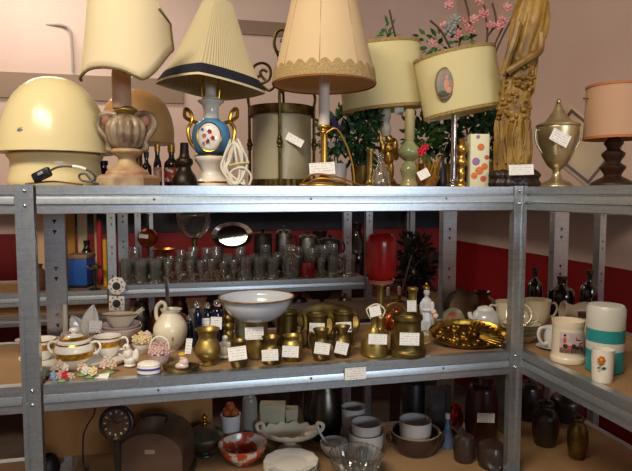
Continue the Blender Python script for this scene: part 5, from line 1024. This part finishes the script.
# left rear bay: box, boards, cloth rolls
def Q(u, s, z=None): return along(u, s, ZL-.02 if z is None else z, RL)
t = T('storage_box', 'blue storage box with brown lid on the left rear shelf', 'box', Q(82, .15)); h = (t.v-258)/t.cf
t.box('box_body', 71, 92, t.H(h), t.H(2), -12, 10, mat('blue_plastic', '#1f4f96', .4), .6); t.box('box_lid', 70.4, 92.6, t.H(h+4), t.H(h), -12.6, 10.6, mat('brown_lid', '#8a6a50', .6), .6); t.box('box_base', 72, 91, t.H(2), t.H(0), -11, 9, BLACK)
t = T('metal_dish', 'small pale metal dish on a dark stand next to blue box', 'dish', Q(95, .04)); h = (t.v-270)/t.cf; t.hl('dish_stand', [(6, 0), (5, 1), (1.4, 3), (1.4, h)], IRON); t.hl('metal_dish', [(2, h), (6, h+1), (8.5, h+3.6)], CHROME, th=.7)
for lab, u, w_, v1, s, c in (('ochre wooden board standing behind the slotted back post', 72, 9, 203, .34, '#a87a34'), ('pale cream board standing next to the ochre one', 84, 9, 203, .36, '#d8c8a4'), ('light tan panel standing at the far end of the rear bay', 40, 24, 203, .3, '#c9a684'), ('dark timber plank at the edge of the left rear bay', 67, 3, 204, .03, '#6e4a2c')):
    t = T('wooden_board', lab, 'board', Q(u, s), 'boards standing in the left rear bay'); h = (t.v-v1)/t.cf; t.box('wooden_board', u-w_/2, u+w_/2, t.H(h), t.H(0), -1.2, 1.2, mat('board_'+c[1:], c, .7, 0, c, 4), .2)
for lab, u, r, v1, s, c, rot in (('tall red roll of cloth beside the slotted rear post', 101, 2.6, 222, .2, '#a3202c', 0), ('tall yellow roll of cloth leaning by the red one', 106, 2.2, 240, .12, '#c79a2c', 0), ('pale wooden pole standing left of the cloth rolls', 97, 1.3, 214, .3, '#c2a27c', 0)):
    t = T('cloth_roll' if 'roll' in lab else 'wooden_pole', lab, 'cloth roll' if 'roll' in lab else 'pole', Q(u, s)); h = (t.v-v1)/t.cf; t.hl('roll', [(r, 0), (r, h)], mat('roll_'+c[1:], c, .7, 0, c, 10), sm=1, seg=20); t.hl('roll_core', [(r*.45, h), (r*.45, h+1.5)], mat('core_card', '#7c6248', .8), sm=1, seg=16)
for lab, u, s, r, h, m in (('black jar with glints left of the cloth rolls', 88, .27, 6, 42, DGLASS), ('brown earthen jar at the end of the left rear bay', 38, .08, 9, 26, mat('brown_earth', '#4a3222', .5, 0, '#63452e', 20)), ('dark bronze jug behind the end board', 56, .2, 7, 30, IRON)):
    t = T('dark_jar', lab, 'jar', Q(u, s)); t.hl('jar_body', [(r*.7, 0), (r, h*.35), (r*.9, h*.7), (r*.5, h*.85), (r*.6, h)], m, th=.7)
def Q3(u, s): return along(u, s, ZB, RL)
for lab, u, s, r, h, c in (('red kettle on the lower left rear shelf', 92, .12, 9, 22, '#9c2620'), ('dark copper bowl on the lower left rear shelf', 40, .1, 13, 20, '#4e2a1c'), ('black pot on the lower left rear shelf', 74, .15, 9, 26, '#1e1a18')):
    t = T('lower_pot', lab, 'pot', Q3(u, s)); t.hl('pot_body', [(r*.7, 0), (r, h*.3), (r, h*.7), (r*.8, h*.9)], mat('lower_'+c[1:], c, .35, 0, c, 10, coat=.2), th=.7); t.tube('handle', [(u-r*.8, t.H(h*.8)), (u-r*.6, t.H(h*1.35)), (u+r*.6, t.H(h*1.35)), (u+r*.8, t.H(h*.8))], .9, IRON)
# shelving added to shade the right-hand and back walls, with dark goods
wallr = unit('galvanised shelving unit added to shade the plaster side wall', rel(-.46, -2.2), 2.05, .42, ZU, [ZU, .78], d=N, n=D, foff=.03, backs=(0, 0), name='wall_shading_shelves')
wallb = unit('galvanised shelving unit added to shade the red back wall', rel(-2.35, -.46), 1.78, .42, ZU, [ZU, .78], foff=.03, backs=(0, 0), name='wall_shading_shelves')
WBO = rel(-2.35, -.46)
def K(u, s): return along(u, s, .78, WBO)
for lab, u, s, r, v1, m in (('tall dark vase seen beyond the red lantern', 356, .2, 13, 224, DGLASS), ('black demijohn between the rear post and red lantern', 320, .2, 15, 232, IRON)):
    t = T('floor_vase', lab, 'vase', K(u, s)); h = (t.v-v1)/t.cf; t.hl('vase_body', [(r*.6, 0), (r, h*.3), (r, h*.6), (r*.4, h*.85), (r*.5, h)], m, th=.7)
# things on a low table in the aisle behind the red lantern
tb = W(LEN*.86, 1.05)
t = T('side_table', 'low wooden table in the aisle beyond the back post', 'table', (tb[0], tb[1], 0)); t.e.rotation_euler.z = math.atan2(D[1], D[0])
bm = bmesh.new(); bx(bm, -.34, .34, -.2, .2, 1.0, 1.03, .004); t.add('table_top', bm, mat('worn_table_wood', '#6a5236', .5, 0, '#4e3a24', 6, stretch=(8, 1, 1)))
for sx in (-1, 1):
    for sy in (-1, 1): bm = bmesh.new(); bx(bm, sx*.31-.02, sx*.31+.02, sy*.17-.02, sy*.17+.02, 0, 1.0); t.add('leg', bm, DARKW)
def TB(u, s): return along(u, s, 1.03, (W(0, 1.05-.2)[0], W(0, 1.05-.2)[1]))
t = T('dried_plant', 'dark bushy dried plant on the aisle table beyond the red lantern', 'plant', TB(416, .27)); t.hl('plant_pot', [(8, 0), (10, 14)], IRON, th=1); t.tube('stems', [[(416, t.H(8), 0), (410, t.H(34), 0)], [(416, t.H(8), 0), (416, t.H(50), 0)], [(416, t.H(8), 0), (421, t.H(36), 0)]], .8, BLACK, 2, multi=True)
DLEAF = mat('dark_dried_leaf', '#191c14', .6, 0, '#2a2a1c', 40)
foliage(t, 'foliage', (416, t.H(30), 0), (17, 8, 18), 150, 8, DLEAF); foliage(t, 'foliage', (415, t.H(52), 0), (12, 7, 18), 90, 8, DLEAF)
t = T('gilt_candelabra', 'small gilt candelabra with pale candles on the aisle table', 'candelabra', TB(399, .12)); t.hl('candelabra_base', [(6, 0), (5, 1), (1.4, 3), (1.4, 16)], GOLD)
t.tube('candle_arm', [[(399, t.H(10), 0), (392, t.H(9), 0), (388, t.H(15), 0)], [(399, t.H(10), 0), (406, t.H(9), 0), (410, t.H(15), 0)]], .8, GOLD, 4, multi=True)
for u, h in ((388, 15), (399, 16), (410, 15)): t.hl('candle', [(1.5, h), (1.5, h+8), (0, h+9)], PORC, u=u, sm=1, seg=12)
t = T('leaning_stick', 'long wooden stick leaning over the aisle table', 'stick', TB(402, .2)); t.tube('leaning_stick', [(398, t.H(.8), 0), (412, t.H(52), 6)], .9, mat('stick_wood', '#6a4a34', .6), 1)
t = T('wooden_tray', 'tan wooden tray propped on the aisle table', 'tray', TB(392, .04)); k = t.k; bm = bmesh.new(); bx(bm, -13*k, 13*k, -.5*k, .5*k, 0, 12*k, .2*k, Matrix.Rotation(math.radians(-50), 4, 'X') @ Matrix.Translation((0, 0, 2.0*k))); t.add('tray_panel', bm, mat('tan_tray', '#8f7440', .6, 0, '#7a5e30', 8)); bm = bmesh.new(); bx(bm, -14*k, 14*k, -.9*k, .9*k, -.2*k, 1.2*k, .1*k, Matrix.Rotation(math.radians(-50), 4, 'X') @ Matrix.Translation((0, 0, 2.0*k))); t.add('tray_lip', bm, DARKW)
wallb2 = unit('galvanised shelving unit added to shade the back wall, farther from the plaster corner', rel(-4.37, -.46), 1.9, .42, ZU, [ZU, .78], foff=.03, backs=(0, 0), name='wall_shading_shelves')  # another added unit, its boards shade the farther stretch of back wall
for lab, u, s, r, h in (('dark crock low in the corner between the two shelving units', 492, .06, 15, 26), ('black lidded pot low before the dark red barrel jar', 464, .11, 11, 28), ('dark squat pot deep behind the front post', 528, .35, 15, 38)):
    t = T('dark_crock', lab, 'pot', B(u, s), 'dark crocks on the bottom shelf'); t.hl('pot_body', [(r*.8, 0), (r*.9, 1), (r, h*.5), (r*.8, h*.85)], MATS['dark_stoneware'], sm=2); t.hl('pot_lid', [(r*.84, h*.84), (r*.6, h*.93), (r*.12, h*.95), (r*.16, h), (0, h*1.02)], MATS['dark_stoneware'], sm=1)

def R3(u, s): return along(u, s, ZB, RO)
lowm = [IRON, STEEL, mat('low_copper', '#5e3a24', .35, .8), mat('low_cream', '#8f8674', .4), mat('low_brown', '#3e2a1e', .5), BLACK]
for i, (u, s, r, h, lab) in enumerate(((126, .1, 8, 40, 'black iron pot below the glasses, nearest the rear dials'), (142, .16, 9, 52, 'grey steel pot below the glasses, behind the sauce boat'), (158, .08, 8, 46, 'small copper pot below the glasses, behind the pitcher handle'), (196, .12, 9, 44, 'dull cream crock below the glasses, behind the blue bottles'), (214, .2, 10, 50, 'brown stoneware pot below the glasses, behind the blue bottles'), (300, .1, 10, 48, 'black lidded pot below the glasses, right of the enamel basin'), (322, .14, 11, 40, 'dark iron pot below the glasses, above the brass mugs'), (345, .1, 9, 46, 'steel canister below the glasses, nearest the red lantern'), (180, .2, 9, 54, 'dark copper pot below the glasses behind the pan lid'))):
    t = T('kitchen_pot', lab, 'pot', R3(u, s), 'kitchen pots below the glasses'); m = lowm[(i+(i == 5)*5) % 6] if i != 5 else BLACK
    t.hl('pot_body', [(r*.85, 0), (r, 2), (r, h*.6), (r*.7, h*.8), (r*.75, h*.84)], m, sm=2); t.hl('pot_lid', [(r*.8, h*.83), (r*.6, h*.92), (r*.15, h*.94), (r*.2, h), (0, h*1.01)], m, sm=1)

q = (PR[0]-N[0]*.60+D[0]*.22, PR[1]-N[1]*.60+D[1]*.22)
t = T('shading_carton', 'unseen brown carton added beyond the flowered cup to shade the corner unit', 'carton', (q[0], q[1], ZL)); t.e.rotation_euler.z = math.atan2(D[1], D[0])  # out-of-view carton, added to keep the window light off the mug bay
bm = bmesh.new(); bx(bm, -.18, .18, -.13, .13, 0, .36, .003); t.add('carton_body', bm, CARD); bm = bmesh.new(); bx(bm, -.18, .18, -.03, .03, .3602, .3608); t.add('packing_tape', bm, mat('brown_tape', '#7a5632', .3))

t = T('storage_carton', 'brown carton added to shade the bottom level of the corner unit, at its near end', 'carton', (q[0], q[1], ZB)); t.e.rotation_euler.z = math.atan2(D[1], D[0])  # second added carton, darkens the bottom level of the corner
bm = bmesh.new(); bx(bm, -.18, .18, -.16, .13, 0, .24, .003); t.add('carton_body', bm, CARD); bm = bmesh.new(); bx(bm, -.18, .18, -.03, .03, .2402, .2408); t.add('packing_tape', bm, mat('brown_tape', '#7a5632', .3))
finish()
